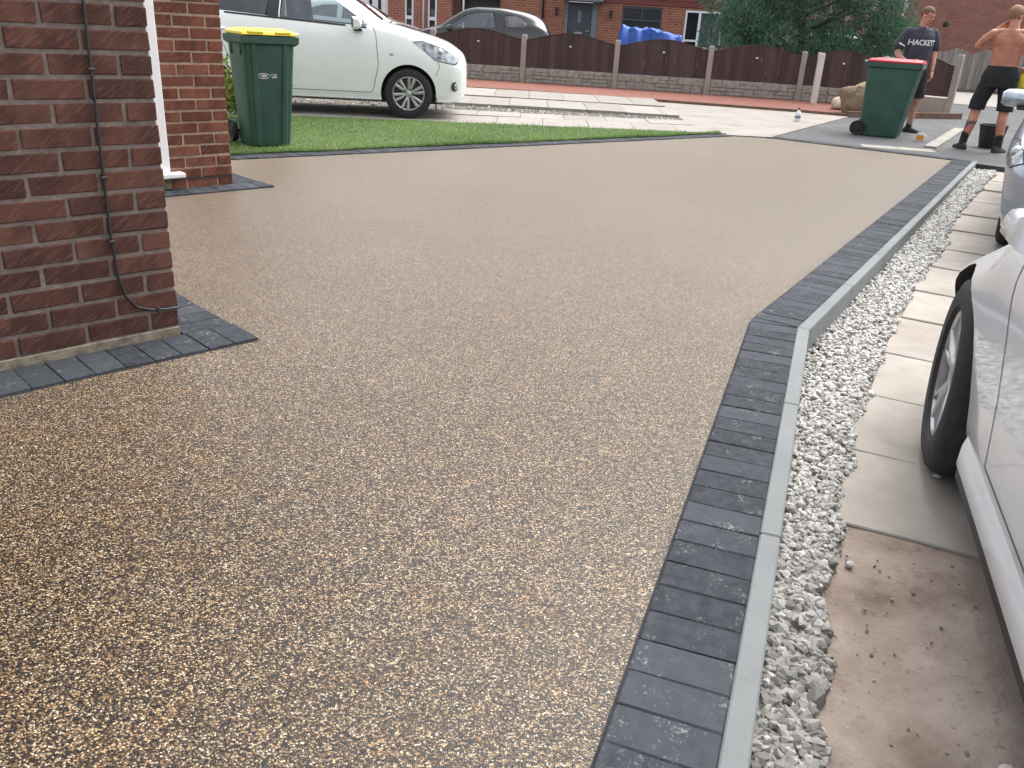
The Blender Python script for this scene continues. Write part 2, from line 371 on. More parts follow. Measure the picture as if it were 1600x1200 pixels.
M['rock'] = mat('sandstone', (.21,.155,.095), .9, .25, 6, .8, 20, bd=.03)
M['rock_pale'] = mat('pale_stone', (.55,.47,.37), .9, .2, 8, .7, 25, bd=.02)
M['bottle'] = mat('bottle_plastic', (.70,.76,.80), .25, .06, 20)
M['mug'] = mat('mug_glaze', (.78,.76,.72), .2, .04, 20)
M['orange'] = mat('orange_print', (.70,.26,.03), .35, .35, 30)
M['timber_grey'] = mat('weathered_board', (.21,.19,.175), .9, .3, 5, .6, 40, rnd=.15, sx=(5, 5, .4))
M['timber_edge'] = mat('brown_edging', (.15,.085,.06), .85, .3, 8)
M['hivis'] = mat('yellow_cloth', (.68,.62,.04), .7, .15, 12)

def sheet(name, pts, z0, z1, m):
    return struct(obj(name, fixn(prism(bmesh.new(), [tuple(p)[:2] for p in pts], z0, z1)), m))

# ------------------------------------------------------------------ ground
g = bmesh.new(); box(g, -200, 200, -100, 300, -.30, -.20); sheet_o = struct(obj('ground', g, M['earth']))
OD1 = Vector((.327, .945, 0)).normalized(); OD2 = Vector((.515, .857, 0)).normalized()
O1 = Vector((1.246, 3.546, 0)); O2 = Vector((5.192, 10.107, 0)); OS = O1 - OD1*6.2
def left(d): return Vector((-d.y, d.x, 0))
EM = O1 + (left(OD1)+left(OD2)).normalized()*.208
LB0 = Vector((-2.445, 7.187, 0)); LB1 = Vector((2.66, 11.31, 0)); LD = (LB1-LB0).normalized()
LBs = LB0 - LD*2.6
FE = Vector((4.93, 10.154, 0)); FT = Vector((3.20, 11.33, 0))
drive = sheet('driveway', [OS, O1, O2, FE+Vector((.24,-.05,0)), FT, LB1, LBs, (-7.5, 4), (-6, -4), OS+Vector((-1.5,-.6,0))], -.19, 0, M['resin'])
tarm = sheet('road', [(-60, 16.0), (1.5, 16.0), (1.5, 11.6), (2.66, 11.32), FT+Vector((.004,.006,0)), FE+Vector((.25,-.165,0)), (5.75, 9.52), (14, 3.6), (90, 3.6), (90, 120), (-60, 120)], -.19, -.004, M['tarmac'])

# slabs, gravel strip and mud beside the drive lie lower; they climb slowly to the road
PD = OD2; 
def zlow(p):
    s = (Vector(p)[:2] and (p[0]*.46 + p[1]*.89))
    return -.112 + .070*max(0, min(1, (s-3.5)/6.5))
GR = [Vector(v) for v in [(.10,-.6,0), (.643,1.193,0), (.794,1.683,0), (.985,2.133,0), (1.19,2.616,0), (1.435,3.124,0), (1.69,3.628,0), (1.98,4.177,0), (2.27,4.697,0), (2.61,5.25,0), (2.93,5.756,0), (3.255,6.418,0), (3.63,7.06,0), (4.025,7.694,0), (4.455,8.38,0), (4.81,8.95,0), (5.12,9.42,0), (5.30,9.80,0)]]
def gr_at(y):
    for a, b in zip(GR, GR[1:]):
        if a.y <= y <= b.y: return a.x + (b.x-a.x)*(y-a.y)/(b.y-a.y)
    return GR[-1].x
def kerb_x(y):
    return O1.x + (y-O1.y)*(OD1.x/OD1.y if y < O1.y else OD2.x/OD2.y)
bm = bmesh.new(); nx, ny = 40, 64; vv = []
for j in range(ny+1):
    y = -1.2 + 11.0*j/ny; row = []
    x0 = kerb_x(y) + .03; x1 = max(x0+7, 9.0)
    for i in range(nx+1):
        k = (i/nx)**1.6; x = x0 + (x1-x0)*k
        if y > 8.3: x = min(x, 5.75 + (9.52-y)/.72*1.0 - .02) if y > 4 else x
        x = max(x, x0); row.append(bm.verts.new((x, y, zlow((x, y)) - .014 + .004*math.sin(x*9+y*5))))
    vv.append(row)
for j in range(ny):
    for i in range(nx): bm.faces.new((vv[j][i], vv[j][i+1], vv[j+1][i+1], vv[j+1][i]))
low = struct(obj('bare_earth', mesh_of(bm, 'earth', True), M['soil']))

# slabs along the neighbour's parking strip
slabs = bpy.data.objects.new('slab_path', None); C.objects.link(slabs); struct(slabs)
SJ = [Vector(v) for v in [(.973,2.133,0), (1.177,2.616,0), (1.423,3.124,0), (1.676,3.628,0), (1.969,4.177,0), (2.257,4.697,0), (2.60,5.25,0), (2.918,5.756,0), (3.241,6.418,0), (3.62,7.06,0), (4.013,7.694,0), (4.445,8.38,0), (4.80,8.95,0), (5.12,9.42,0)]]
for i, (a, b) in enumerate(zip(SJ, SJ[1:])):
    d = (b-a); L = d.length; d.normalize(); r_ = Vector((d.y, -d.x, 0))
    w = .62
    for k in range(3):
        bm = bmesh.new(); box(bm, .003, L-.005, -w+.004, -.004, -.05, 0, .004)
        c = a + r_*(k*w) + r_*(.018 if k == 0 else 0)*random.uniform(-1, 1)
        if b.y > 8.2 and k > 1: continue
        o = obj('slab', bm, M['slab_dark'] if i in (3, 9) and k == 0 else M['slab'], slabs)
        o.location = (c.x, c.y, zlow(a) + random.uniform(-.003, .004)); o.rotation_euler = (random.uniform(-.006,.006), random.uniform(-.006,.006), math.atan2(d.y, d.x) + random.uniform(-.008,.008))

# white limestone chippings between kerb and slabs (uncountable)
def ico():
    b = bmesh.new(); bmesh.ops.create_icosphere(b, subdivisions=1, radius=1); v = np.array([x.co[:] for x in b.verts]); f = np.array([[q.index for q in x.verts] for x in b.faces]); b.free(); return v, f
IV, IF = ico()
def scatter_stones(name, spots, m, parent=None):
    """spots: (x,y,z,size,tone)"""
    n = len(spots); V = np.zeros((n, 12, 3)); 
    for i, (x, y, z, s, t) in enumerate(spots):
        v = IV * (1 + rng.uniform(-.20, .20, (12, 1))) * np.array([1.25, .95, .68]) * rng.uniform(.8, 1.2, 3)
        q, _ = np.linalg.qr(rng.normal(size=(3, 3))); w = .55
        A = np.eye(3); a = rng.uniform(0, 6.28); A[:2, :2] = [[math.cos(a), -math.sin(a)], [math.sin(a), math.cos(a)]]
        ti = rng.normal(0, .4, 2); T = np.array([[1, 0, ti[0]], [0, 1, ti[1]], [-ti[0], -ti[1], 1]])
        V[i] = (v @ T.T @ A.T) * s * .5 + np.array([x, y, z])
    F = (IF[None] + (np.arange(n)*12)[:, None, None]).reshape(-1, 3)
    me = bpy.data.meshes.new(name); me.from_pydata(V.reshape(-1, 3).tolist(), [], F.tolist())
    at = me.attributes.new('tone', 'FLOAT', 'POINT'); at.data.foreach_set('value', np.repeat(np.array([s[4] for s in spots]), 12))
    return obj(name, me, m, parent)
sp = []
for k in range(23500):
    y = .55 + (9.75-.55)*rng.random()**1.35
    x0 = kerb_x(y) + .062; x1 = gr_at(y) + .012*math.sin(y*13) + .01*math.sin(y*31)
    if x1 - x0 < .02: continue
    f = rng.random(); x = x0 + (x1-x0)*f
    s = rng.uniform(.0095, .0205) if rng.random() < .85 else rng.uniform(.019, .027)
    s *= 1 + .50*max(0, min(1, (2.4-y)/1.2))
    dirty = max(0, min(1, (2.6-y)/1.3)); edge = max(0, f-.8)*2
    if rng.random() < dirty*.22 + edge*.5*(dirty+.25): continue
    tone = np.clip(rng.normal(.80 - .34*dirty - .25*edge, .17), 0, 1)
    sp.append((x, y, zlow((x, y)) + rng.uniform(-.014, .010) - .006*dirty, s, tone))
stuff(tag(scatter_stones('gravel', sp, M['gravel']), 'white limestone chippings lying between concrete kerb and slabs', 'gravel'))
sp = []
for k in range(70):
    y = rng.uniform(.7, 2.05); x = gr_at(y) + abs(rng.normal(0, .18)) + .01
    sp.append((x, y, zlow((x, y)) - .010, rng.uniform(.003, .010), np.clip(rng.normal(.25, .2), 0, 1)))
stuff(tag(scatter_stones('crumbs', sp, M['gravel']), 'small loose crumbs of stone on the bare mud', 'grit'))
for (px, py, s) in ((1466, 737, .028), (1330, 868, .02), (1578, 1186, .032)):
    p = ground(px, py, -.09); o = scatter_stones('pebble', [(0, 0, 0, s, .85)], M['gravel']); o.location = (p.x, p.y, zlow(p) + s*.25 + (.0 if py < 800 else -.012))
    tag(o, {1466: 'single white pebble lying on slab beside the tyre', 1330: 'single white pebble on the slab edge beside the bare mud', 1578: 'single white pebble on bare mud beside the car sill'}[px], 'pebble')

# concrete kerb: each length its own piece
kerb = bpy.data.objects.new('kerb', None); C.objects.link(kerb); struct(kerb)
def kerb_run(a, d, L, step):
    s = 0
    while s < L - .05:
        l = min(step, L - s)
        bm = bmesh.new(); box(bm, .001, l-.002, -.052, 0, -.19, .011, .004)
        c = a + d*s; o = obj('kerb_stone', bm, M['kerb'], kerb); o.location = (c.x, c.y, random.uniform(-.001, .001)); o.rotation_euler = (0, 0, math.atan2(d.y, d.x)); s += l
kerb_run(O1 - OD1*5.4, OD1, 5.4, .9); kerb_run(O1 + OD2*.006, OD2, (O2-O1).length, .9)
bm = prism(bmesh.new(), [O1[:2], (O1-left(OD1)*.052 - OD1*.001)[:2], (O1-left(OD2)*.052+OD2*.007)[:2], (O1+OD2*.006)[:2]], -.19, .0105); obj('kerb_stone', fixn(bm), M['kerb'], kerb)

# charcoal block edging: shared block meshes
PV = []
for k in range(6):
    bm = bmesh.new(); box(bm, -.0492, .0492, -.0992, .0992, -.045, .010, 0)
    es = [e for e in bm.edges]; bmesh.ops.bevel(bm, geom=es, offset=random.uniform(.0022, .0036), segments=1, affect='EDGES')
    for v in bm.verts: v.co += Vector((random.uniform(-1,1)*.0012, random.uniform(-1,1)*.0016, random.uniform(-1,1)*.0008))
    me = mesh_of(bm, 'paver'); me.materials.append(M['paver']); PV.append(me)
def paver_run(a, d, n, side, step=.1005, start=0):
    """a: outer line start; blocks reach .2 to the given side"""
    s_ = left(d)*side
    for i in range(n):
        c = a + d*(start + step*(i+.5)) + s_*.1
        o = bpy.data.objects.new('paver', random.choice(PV)); C.objects.link(o); o.parent = drive
        o.location = (c.x, c.y, random.uniform(-.0015, .0012)); o.rotation_euler = (random.uniform(-.006,.006), random.uniform(-.006,.006), math.atan2(d.y, d.x) + random.uniform(-.008,.008) + (math.pi if random.random() < .5 else 0))
def bed(a, d, L, side, w=.206):
    s_ = left(d)*side; q = [a, a+d*L, a+d*L+s_*w, a+s_*w]
    o = obj('bedding', fixn(prism(bmesh.new(), [tuple(p)[:2] for p in q], -.02, .0022)), M['bed'], drive); return o
L2 = (O2-O1).length
paver_run(O1 - OD1*.012, -OD1, 33, -1); bed(O1-OD1*.0, -OD1, 5.0, -1)
paver_run(O1 + OD2*.012, OD2, int(L2/.1005), 1); bed(O1+OD2*.0, OD2, L2, 1)
wa, wb = O1 + left(OD1)*.2, O1 + left(OD2)*.2
obj('paver', fixn(prism(bmesh.new(), [(O1+left(OD1)*.01)[:2], (wb+OD2*.009)[:2], (wa-OD1*.009)[:2]], -.03, .0095)), M['paver'], drive)
paver_run(LBs, LD, int((LB1-LBs).length/.1005), 1); bed(LBs, LD, (LB1-LBs).length, 1)
fd = (FE - FT).normalized(); paver_run(FT - fd*.35, fd, int(((FE-FT).length+.35)/.1005)+1, 1); bed(FT-fd*.35, fd, (FE-FT).length+.5, 1)
HU = Vector((.701, .713, 0)).normalized(); HN = Vector((HU.y, -HU.x, 0))
C1 = Vector((-1.285, 3.02, 0)); C2 = Vector((-2.097, 6.097, 0))
for c0, n, nb in ((C1, 19, 27), (C2, 12, 11)):
    st = c0 + HU*.215 + HN*.006
    paver_run(st, -HU, n, 1); bed(st, -HU, n*.1005, 1)
    st2 = c0 + HU*.008 - HN*.001
    paver_run(st2, -HN, nb, -1); bed(st2, -HN, nb*.1005, -1)

# pale flush kerbs in the road by the drive mouth
rk = struct(bpy.data.objects.new('road_kerb', None)); C.objects.link(rk)
def strip_obj(name, a, b, w, z0, z1, m, parent):
    d = (b-a); L = d.length; bm = bmesh.new(); box(bm, 0, L, -w/2, w/2, z0, z1, .004)
    o = obj(name, bm, m, parent); o.location = (a.x, a.y, 0); o.rotation_euler = (0, 0, math.atan2(d.y, d.x)); return o
pa, pb = ground(1345, 227), ground(1460, 236)
for i in range(2): strip_obj('kerb_stone', pa.lerp(pb, i/2+.005), pa.lerp(pb, (i+1)/2-.005), .30, -.05, .002, M['pale_kerb'], rk)
pa, pb = ground(1453, 231), ground(1499, 202)
for i in range(4): strip_obj('kerb_stone', pa.lerp(pb, i/4+.003), pa.lerp(pb, (i+1)/4-.003), .15, -.05, .02, M['pale_kerb'], rk)

# ------------------------------------------------------------------ lawn
LN = [LBs + left(LD)*.215, LB1 + left(LD)*.21 - LD*.15, Vector((2.60, 11.44, 0)), Vector((-.51, 10.93, 0)), Vector((-2.7, 10.5, 0)), Vector((-9, 9.4, 0)), Vector((-9, 6, 0))]
lawn = sheet('lawn', LN, -.15, .022, M['grassbase'])
def in_poly(x, y, P):
    c = False
    for a, b in zip(P, P[1:]+P[:1]):
        if (a.y > y) != (b.y > y) and x < (b.x-a.x)*(y-a.y)/(b.y-a.y)+a.x: c = not c
    return c
V, F, T = [], [], []
while len(F) < 60000:
    x, y = rng.uniform(-5.2, 2.7), rng.uniform(6.6, 11.5)
    if rng.random() < .12:
        s = rng.uniform(0, (LB1-LBs).length); q = LBs + LD*s + left(LD)*(rng.uniform(.19, .26) - .05*max(0, math.sin(s*4.1)*math.sin(s*1.7+1))); x, y = q.x, q.y
    elif not in_poly(x, y, LN): continue
    cl = math.sin(x*7.3+2*math.sin(y*3))*math.sin(y*8.1+math.sin(x*5)); h = rng.uniform(.010, .034)*(1+.45*cl)*(1.5 if rng.random() < .04 else 1); a = rng.uniform(0, 6.28); w = .0035; l = rng.normal(0, .012, 2); i = len(V)
    V += [(x-w*math.cos(a), y-w*math.sin(a), .020), (x+w*math.cos(a), y+w*math.sin(a), .020), (x+l[0], y+l[1], .020+h)]
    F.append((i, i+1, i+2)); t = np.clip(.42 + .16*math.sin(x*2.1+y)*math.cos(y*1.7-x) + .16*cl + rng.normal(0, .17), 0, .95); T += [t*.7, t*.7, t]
me = bpy.data.meshes.new('grass'); me.from_pydata(V, [], F); me.attributes.new('tone', 'FLOAT', 'POINT').data.foreach_set('value', T)
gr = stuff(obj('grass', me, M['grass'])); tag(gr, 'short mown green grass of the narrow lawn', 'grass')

# ------------------------------------------------------------------ slab drive of the house opposite
ld = struct(bpy.data.objects.new('slab_drive', None)); C.objects.link(ld)
obj('drive_base', fixn(prism(bmesh.new(), [(-14, 9.2), (-2.7, 10.52), (2.3, 11.46), (2.3, 16.9), (-14, 17.6)], -.15, .008)), M['grit'], ld)
SDR = Vector((1, .015, 0)).normalized()
def slab_row(y0, y1, x0, x1, ztop, skew=.0, off=0., edge=None):
    x = x0 + off
    while x < x1:
        xe = min(x+.6, x1)
        bm = bmesh.new(); q = [(x+.004, y0+.004+skew*x), (xe-.004, y0+.004+skew*xe), (xe-.004, y1-.004+skew*xe), (x+.004, y1-.004+skew*x)]
        prism(bm, q, -.02, ztop); o = obj('slab', fixn(bm), M['drive_slab'], ld); o.location.z = random.uniform(-.003, .004); x = xe
slab_row(11.02, 11.96, -6.4, 2.3, .02, .165); slab_row(11.97, 12.60, -6.4, 2.3, .022, .13, .3)
slab_row(13.35, 14.72, -6.4, 2.3, .05, .015, .1); slab_row(14.86, 16.55, -6.4, 2.3, .055, .012, .4)
obj('slab_apron', fixn(prism(bmesh.new(), [(2.31, 11.47), (2.72, 11.36), (3.17, 11.40), (5.62, 15.55), (4.9, 15.85), (2.31, 16.4)], -.1, .012)), M['apron'], ld)
sp = [(rng.uniform(-5, 2.2), 0, 0, 0, 0) for _ in range(900)]
sp = [(x, 12.66+.13*x + rng.uniform(0, .62-.12*x), rng.uniform(.005, .02), rng.uniform(.012, .035), np.clip(rng.normal(.55, .3), 0, 1)) for x, *_ in sp]
stuff(tag(scatter_stones('drive_chippings', sp, M['gravel']), 'loose pale chippings in the dark gap of the slab drive', 'gravel'))
rb = sheet('red_gravel_bed', [(-9, 17.2), (1.2, 16.62), (4.9, 15.86), (5.55, 15.62), (8.1, 16.75), (8.4, 17.5), (7.3, 18.4), (5.7, 18.9), (-9, 20.9)], -.12, .03, M['redbed'])
ed = struct(bpy.data.objects.new('bed_edging', None)); C.objects.link(ed)
for a, b in (((-6, 17.02), (1.2, 16.60)), ((1.2, 16.60), (4.9, 15.84)), ((4.9, 15.84), (5.6, 15.58)), ((5.6, 15.58), (8.15, 16.72))):
    strip_obj('edging_board', Vector((*a, 0)), Vector((*b, 0)), .05, -.1, .06 if a[0] < 5 else .10, M['timber_edge'], ed)

# ------------------------------------------------------------------ the house at left: two brick wall fronts
def brick_mesh(l, h=.0615, d=.1025):
    out = []
    for k in range(4):
        bm = bmesh.new(); box(bm, 0, l, 0, d, 0, h, .0035)
        for v in bm.verts: v.co += Vector((random.uniform(-1,1)*.0016, random.uniform(-1,1)*.002, random.uniform(-1,1)*.0014))
        out.append(mesh_of(bm, 'brick'))
    return out
BM = {}
def bricks(l, m):
    k = (round(l, 4), m.name)
    if k not in BM:
        BM[k] = brick_mesh(l)
        for q in BM[k]: q.materials.append(m)
    return random.choice(BM[k])
def brick_wall(root, width, z0, courses, m, jog=.002):
    """local frame of a wall: x = 0 at the corner and negative along the wall, y into the wall"""
    for c in range(courses):
        x = 0; z = z0 + c*.075; l = .1025 if c % 2 == 0 else .215
        while x < width - .03:
            if x + l > width: l = width - x
            o = bpy.data.objects.new('brick', bricks(l, m)); C.objects.link(o); o.parent = root
            o.location = (-x-l, random.uniform(-jog, jog), z + random.uniform(-.001, .001)); o.rotation_euler = (0, random.uniform(-.004,.004), random.uniform(-.004, .004))
            x += l + .012; l = .213
def wall_frame(name, label, c0):
    o = bpy.data.objects.new(name, None); C.objects.link(o); tag(o, label, 'wall')
    X, Y = HU, -HN
    o.matrix_world = Matrix(((X.x, Y.x, 0, c0.x), (X.y, Y.y, 0, c0.y), (0, 0, 1, 0), (0, 0, 0, 1)))
    return o
w1 = wall_frame('brick_wall', 'dark red brick house wall with a black cable clipped down its face', C1)
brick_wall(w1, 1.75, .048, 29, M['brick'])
obj('mortar_core', B(-1.75, -.006, .0048, .24, .0, 2.225), M['mortar'], w1)
obj('plinth', B(-1.75, -.002, -.004, .0072, -.01, .042, .003), M['plinth'], w1)
# return of the wall: header ends and stretchers on the hidden side
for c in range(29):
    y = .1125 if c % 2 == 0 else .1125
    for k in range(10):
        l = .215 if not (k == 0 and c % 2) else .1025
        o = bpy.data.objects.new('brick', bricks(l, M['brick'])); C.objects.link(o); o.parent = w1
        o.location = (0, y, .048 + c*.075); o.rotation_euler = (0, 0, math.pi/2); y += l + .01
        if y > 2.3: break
obj('mortar_core', B(-.2, -.008, .2405, 2.55, 0, 2.225), M['mortar'], w1)
cab = thing('cable', 'black cable clipped down the near brick wall, bending round its corner', 'cable'); cab.matrix_world = w1.matrix_world.copy()
pts = [(-.196, -.009, 2.22), (-.199, -.009, 1.169), (-.207, -.011, .781), (-.212, -.009, .426), (-.205, -.009, .27), (-.188, -.009, .195), (-.155, -.009, .148), (-.103, -.009, .128), (-.05, -.009, .121), (-.004, -.009, .119), (.009, .003, .119), (.009, .12, .118), (.009, .6, .115)]
obj('sheath', mesh_of(tube(bmesh.new(), pts, .0055, 8), 'sheath', True), M['cable'], cab)
for x, z in ((-.1985, 1.33), (-.2035, .965), (-.2095, .62), (-.212, .40), (-.08, .1245)):
    bm = bmesh.new(); box(bm, -.011, .011, -.019, -.002, -.004, .004, .0015)
    o = obj('clip', bm, M['cable'], cab); o.location = (x, 0, z); o.rotation_euler = (0, 0 if z > .2 else math.pi/2, 0)
w2 = wall_frame('brick_wall', 'orange red brick wall pier beside the white door frame', C2)
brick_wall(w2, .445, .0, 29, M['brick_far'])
obj('mortar_core', B(-.445, -.006, .0048, .24, -.005, 2.18), M['mortar_pale'], w2)
for c in range(29):
    y = .1125
    for k in range(5):
        l = .215 if not (k == 0 and c % 2) else .1025
        o = bpy.data.objects.new('brick', bricks(l, M['brick_far'])); C.objects.link(o); o.parent = w2
        o.location = (0, y, c*.075); o.rotation_euler = (0, 0, math.pi/2); y += l + .01
obj('mortar_core', B(-.2, -.008, .2405, 1.15, 0, 2.18), M['mortar_pale'], w2)
obj('damp_course', B(-.446, -.0, -.004, .003, .0655, .0745), M['cable'], w2)
dr = thing('door', 'white plastic framed house door between the two brick walls', 'door'); dr.matrix_world = w2.matrix_world.copy()
obj('frame', B(-.515, -.448, -.012, .07, .125, 2.1, .006), M['upvc'], dr)
obj('frame', B(-1.50, -1.43, -.012, .07, .125, 2.1, .006), M['upvc'], dr)
obj('frame', B(-1.43, -.515, -.011, .07, 2.03, 2.099, .006), M['upvc'], dr)
obj('sill', B(-1.53, -.372, -.075, .07, .09, .124, .006), M['upvc'], dr)
obj('leaf', B(-1.427, -.518, .02, .065, .127, 2.027, .004), M['upvc'], dr)
obj('threshold', B(-1.50, -.446, .0, .07, 0, .089), M['plinth'], dr)
obj('handle', B(-1.36, -1.34, -.03, .02, 1.0, 1.14, .004), M['alloy'], dr)

# ------------------------------------------------------------------ wheelie bins
def bin_(label, loc, rotz, W, D, Hh, lidmat, logo):
    t = thing('wheelie_bin', label, 'bin', loc, rotz, None)
    # local: -y is the front, wheels at +y; tapered body
    def ring(z, k, cut=0):
        w, d0, d1 = W/2*(.80+.20*k), -D/2*(.64+.36*k), D/2*(.80+.14*k)
        r = .035; P = []
        for sx, y in ((-1, d0), (1, d0), (1, d1), (-1, d1)):
            cx, cy = sx*(w-r), y + (r if y < 0 else -r); a0 = {(-1,0):180, (1,0):270, (1,1):0, (-1,1):90}[(sx, int(y > 0))]
            for q in range(4):
                a = R(a0 + q*30); P.append(Vector((cx + r*math.cos(a), cy + r*math.sin(a), z)))
        return P
    H0 = Hh*.92
    body = loft(bmesh.new(), [ring(z, k) for z, k in ((.012, .0), (.05, .05), (H0*.5, .5), (H0*.86, .86), (H0*.93, .93), (H0-.02, .97))])
    obj('body', mesh_of(fixn(body), 'body', True, 35), M['bin_green'], t)
    # front ribs: two flutes standing proud
    for sx in (-1, 1):
        rr = []
        for z, k in ((.015, 0), (H0*.5, .5), (H0*.93, .93)):
            w, d0 = W/2*(.80+.20*k), -D/2*(.64+.36*k); x = sx*w*.62; a = .028
            rr.append([Vector((x-a*1.3, d0+.004, z)), Vector((x-a*.6, d0-.014, z)), Vector((x+a*.6, d0-.014, z)), Vector((x+a*1.3, d0+.004, z))])
        obj('rib', mesh_of(fixn(loft(bmesh.new(), rr)), 'rib', False), M['bin_green'], t)
    # rim collar
    w, d0, d1 = W/2, -D/2, D/2*.94
    rim = bmesh.new()
    loft(rim, [[Vector((sx*(w+o), y + (-o if y < 0 else o), z)) for sx, y in ((-1, d0), (1, d0), (1, d1), (-1, d1))] for o, z in ((-.006, H0-.075), (.022, H0-.055), (.026, H0), (-.004, H0+.004))])
    obj('rim', mesh_of(fixn(rim), 'rim'), M['bin_green'], t)
    for sx in (-1, 1):
        for yy in (-.62, .45): obj('gusset', B(sx*(w-.002)-.006, sx*(w-.002)+.006, yy*D/2-.006, yy*D/2+.006, H0-.16, H0-.06), M['bin_green'], t)
    # lid: domed tray with two raised pads and front lip
    lid = bmesh.new(); 
    loft(lid, [[Vector((sx*(w+o), y + (-o2 if y < 0 else o), z)) for sx, y in ((-1, d0), (1, d0), (1, d1), (-1, d1))] for o, o2, z in ((.004, .0, H0+.006), (.010, .018, H0+.012), (.006, .012, H0+.030), (-.035, -.02, H0+.052), (-.11, -.09, H0+.060))])
    lo = obj('lid', mesh_of(fixn(lid), 'lid', True, 40), lidmat, t)
    for sx in (-1, 1): obj('lid_grip', B(sx*w*.52-.07, sx*w*.52+.07, d0-.02, d0+.05, H0+.018, H0+.046, .008), lidmat, lo)
    obj('lid_ridge', B(-w*.8, w*.8, d0+.10, d0+.13, H0+.05, H0+.066, .006), lidmat, lo)
    # handle bar at the back, axle and wheels
    obj('handle', mesh_of(tube(bmesh.new(), [(-w*.7, d1-.01, H0-.03), (-w*.7, d1+.06, H0+.005), (w*.7, d1+.06, H0+.005), (w*.7, d1-.01, H0-.03)], .014, 8), 'handle', True), M['bin_green'], t)
    yb = D/2*.80 + .025; rw = .10
    obj('axle', mesh_of(tube(bmesh.new(), [(-w*.9, yb, rw), (w*.9, yb, rw)], .012, 8), 'axle', True), M['rubber'], t)
    for sx in (-1, 1):
        whl = bmesh.new(); lathe(whl, [(.0, -.022), (.045, -.022), (.06, -.014), (.078, -.014), (.094, -.024), (rw, -.014), (rw, .014), (.094, .024), (.078, .014), (.06, .014), (.045, .022), (0, .022)], 24, 'y', Matrix.Rotation(math.pi/2, 4, 'Z'))
        o = obj('wheel', mesh_of(fixn(whl), 'wheel', True, 40), M['rubber'], t); o.location = (sx*(w*.80+.045), yb, rw)
    if logo:   # faint white council mark: an arc, a bar and scribbled letters
        k = .70; d = -D/2*(.64+.36*k)
        lg = bmesh.new()
        def stroke(pts, w_=.004):
            tube(lg, [(x, -.0, z) for x, z in pts], w_, 5)
        stroke([(-.055+.05*math.cos(R(a)) , .022*math.sin(R(a))) for a in range(20, 341, 20)], .0026)
        stroke([(-.08, .004), (-.05, .008), (-.03, .002)], .004); stroke([(-.075, -.008), (-.03, -.006)], .0035)
        stroke([(.0, .0), (.02, .02), (.03, -.008), (.05, .022), (.062, .01)], .003); stroke([(.015, -.012), (.06, -.012)], .003); stroke([(.03, .014), (.06, -.004)], .0025)
        o = obj('logo', lg, M['printwhite'], t); zz = Hh*.60; o.location = (.0, -D/2*(.64+.36*zz/H0) - .0005, zz); o.rotation_euler = (R(7), 0, 0)
    obj('badge', B(-.022, .022, d0-.030, d0-.0262, H0-.03, H0-.02), M['printwhite'], t) if not logo else None
    return t
bin_('green wheelie bin with a yellow lid standing on the lawn', (-2.43, 8.06, .024), R(34), .465, .52, 1.02, M['bin_yellow'], True)
b2 = ground(1382, 214)
bin_('green wheelie bin with a bright red lid standing on the road', (b2.x+.02, b2.y+.20, -.004), R(62), .55, .70, 1.06, M['bin_red'], False)

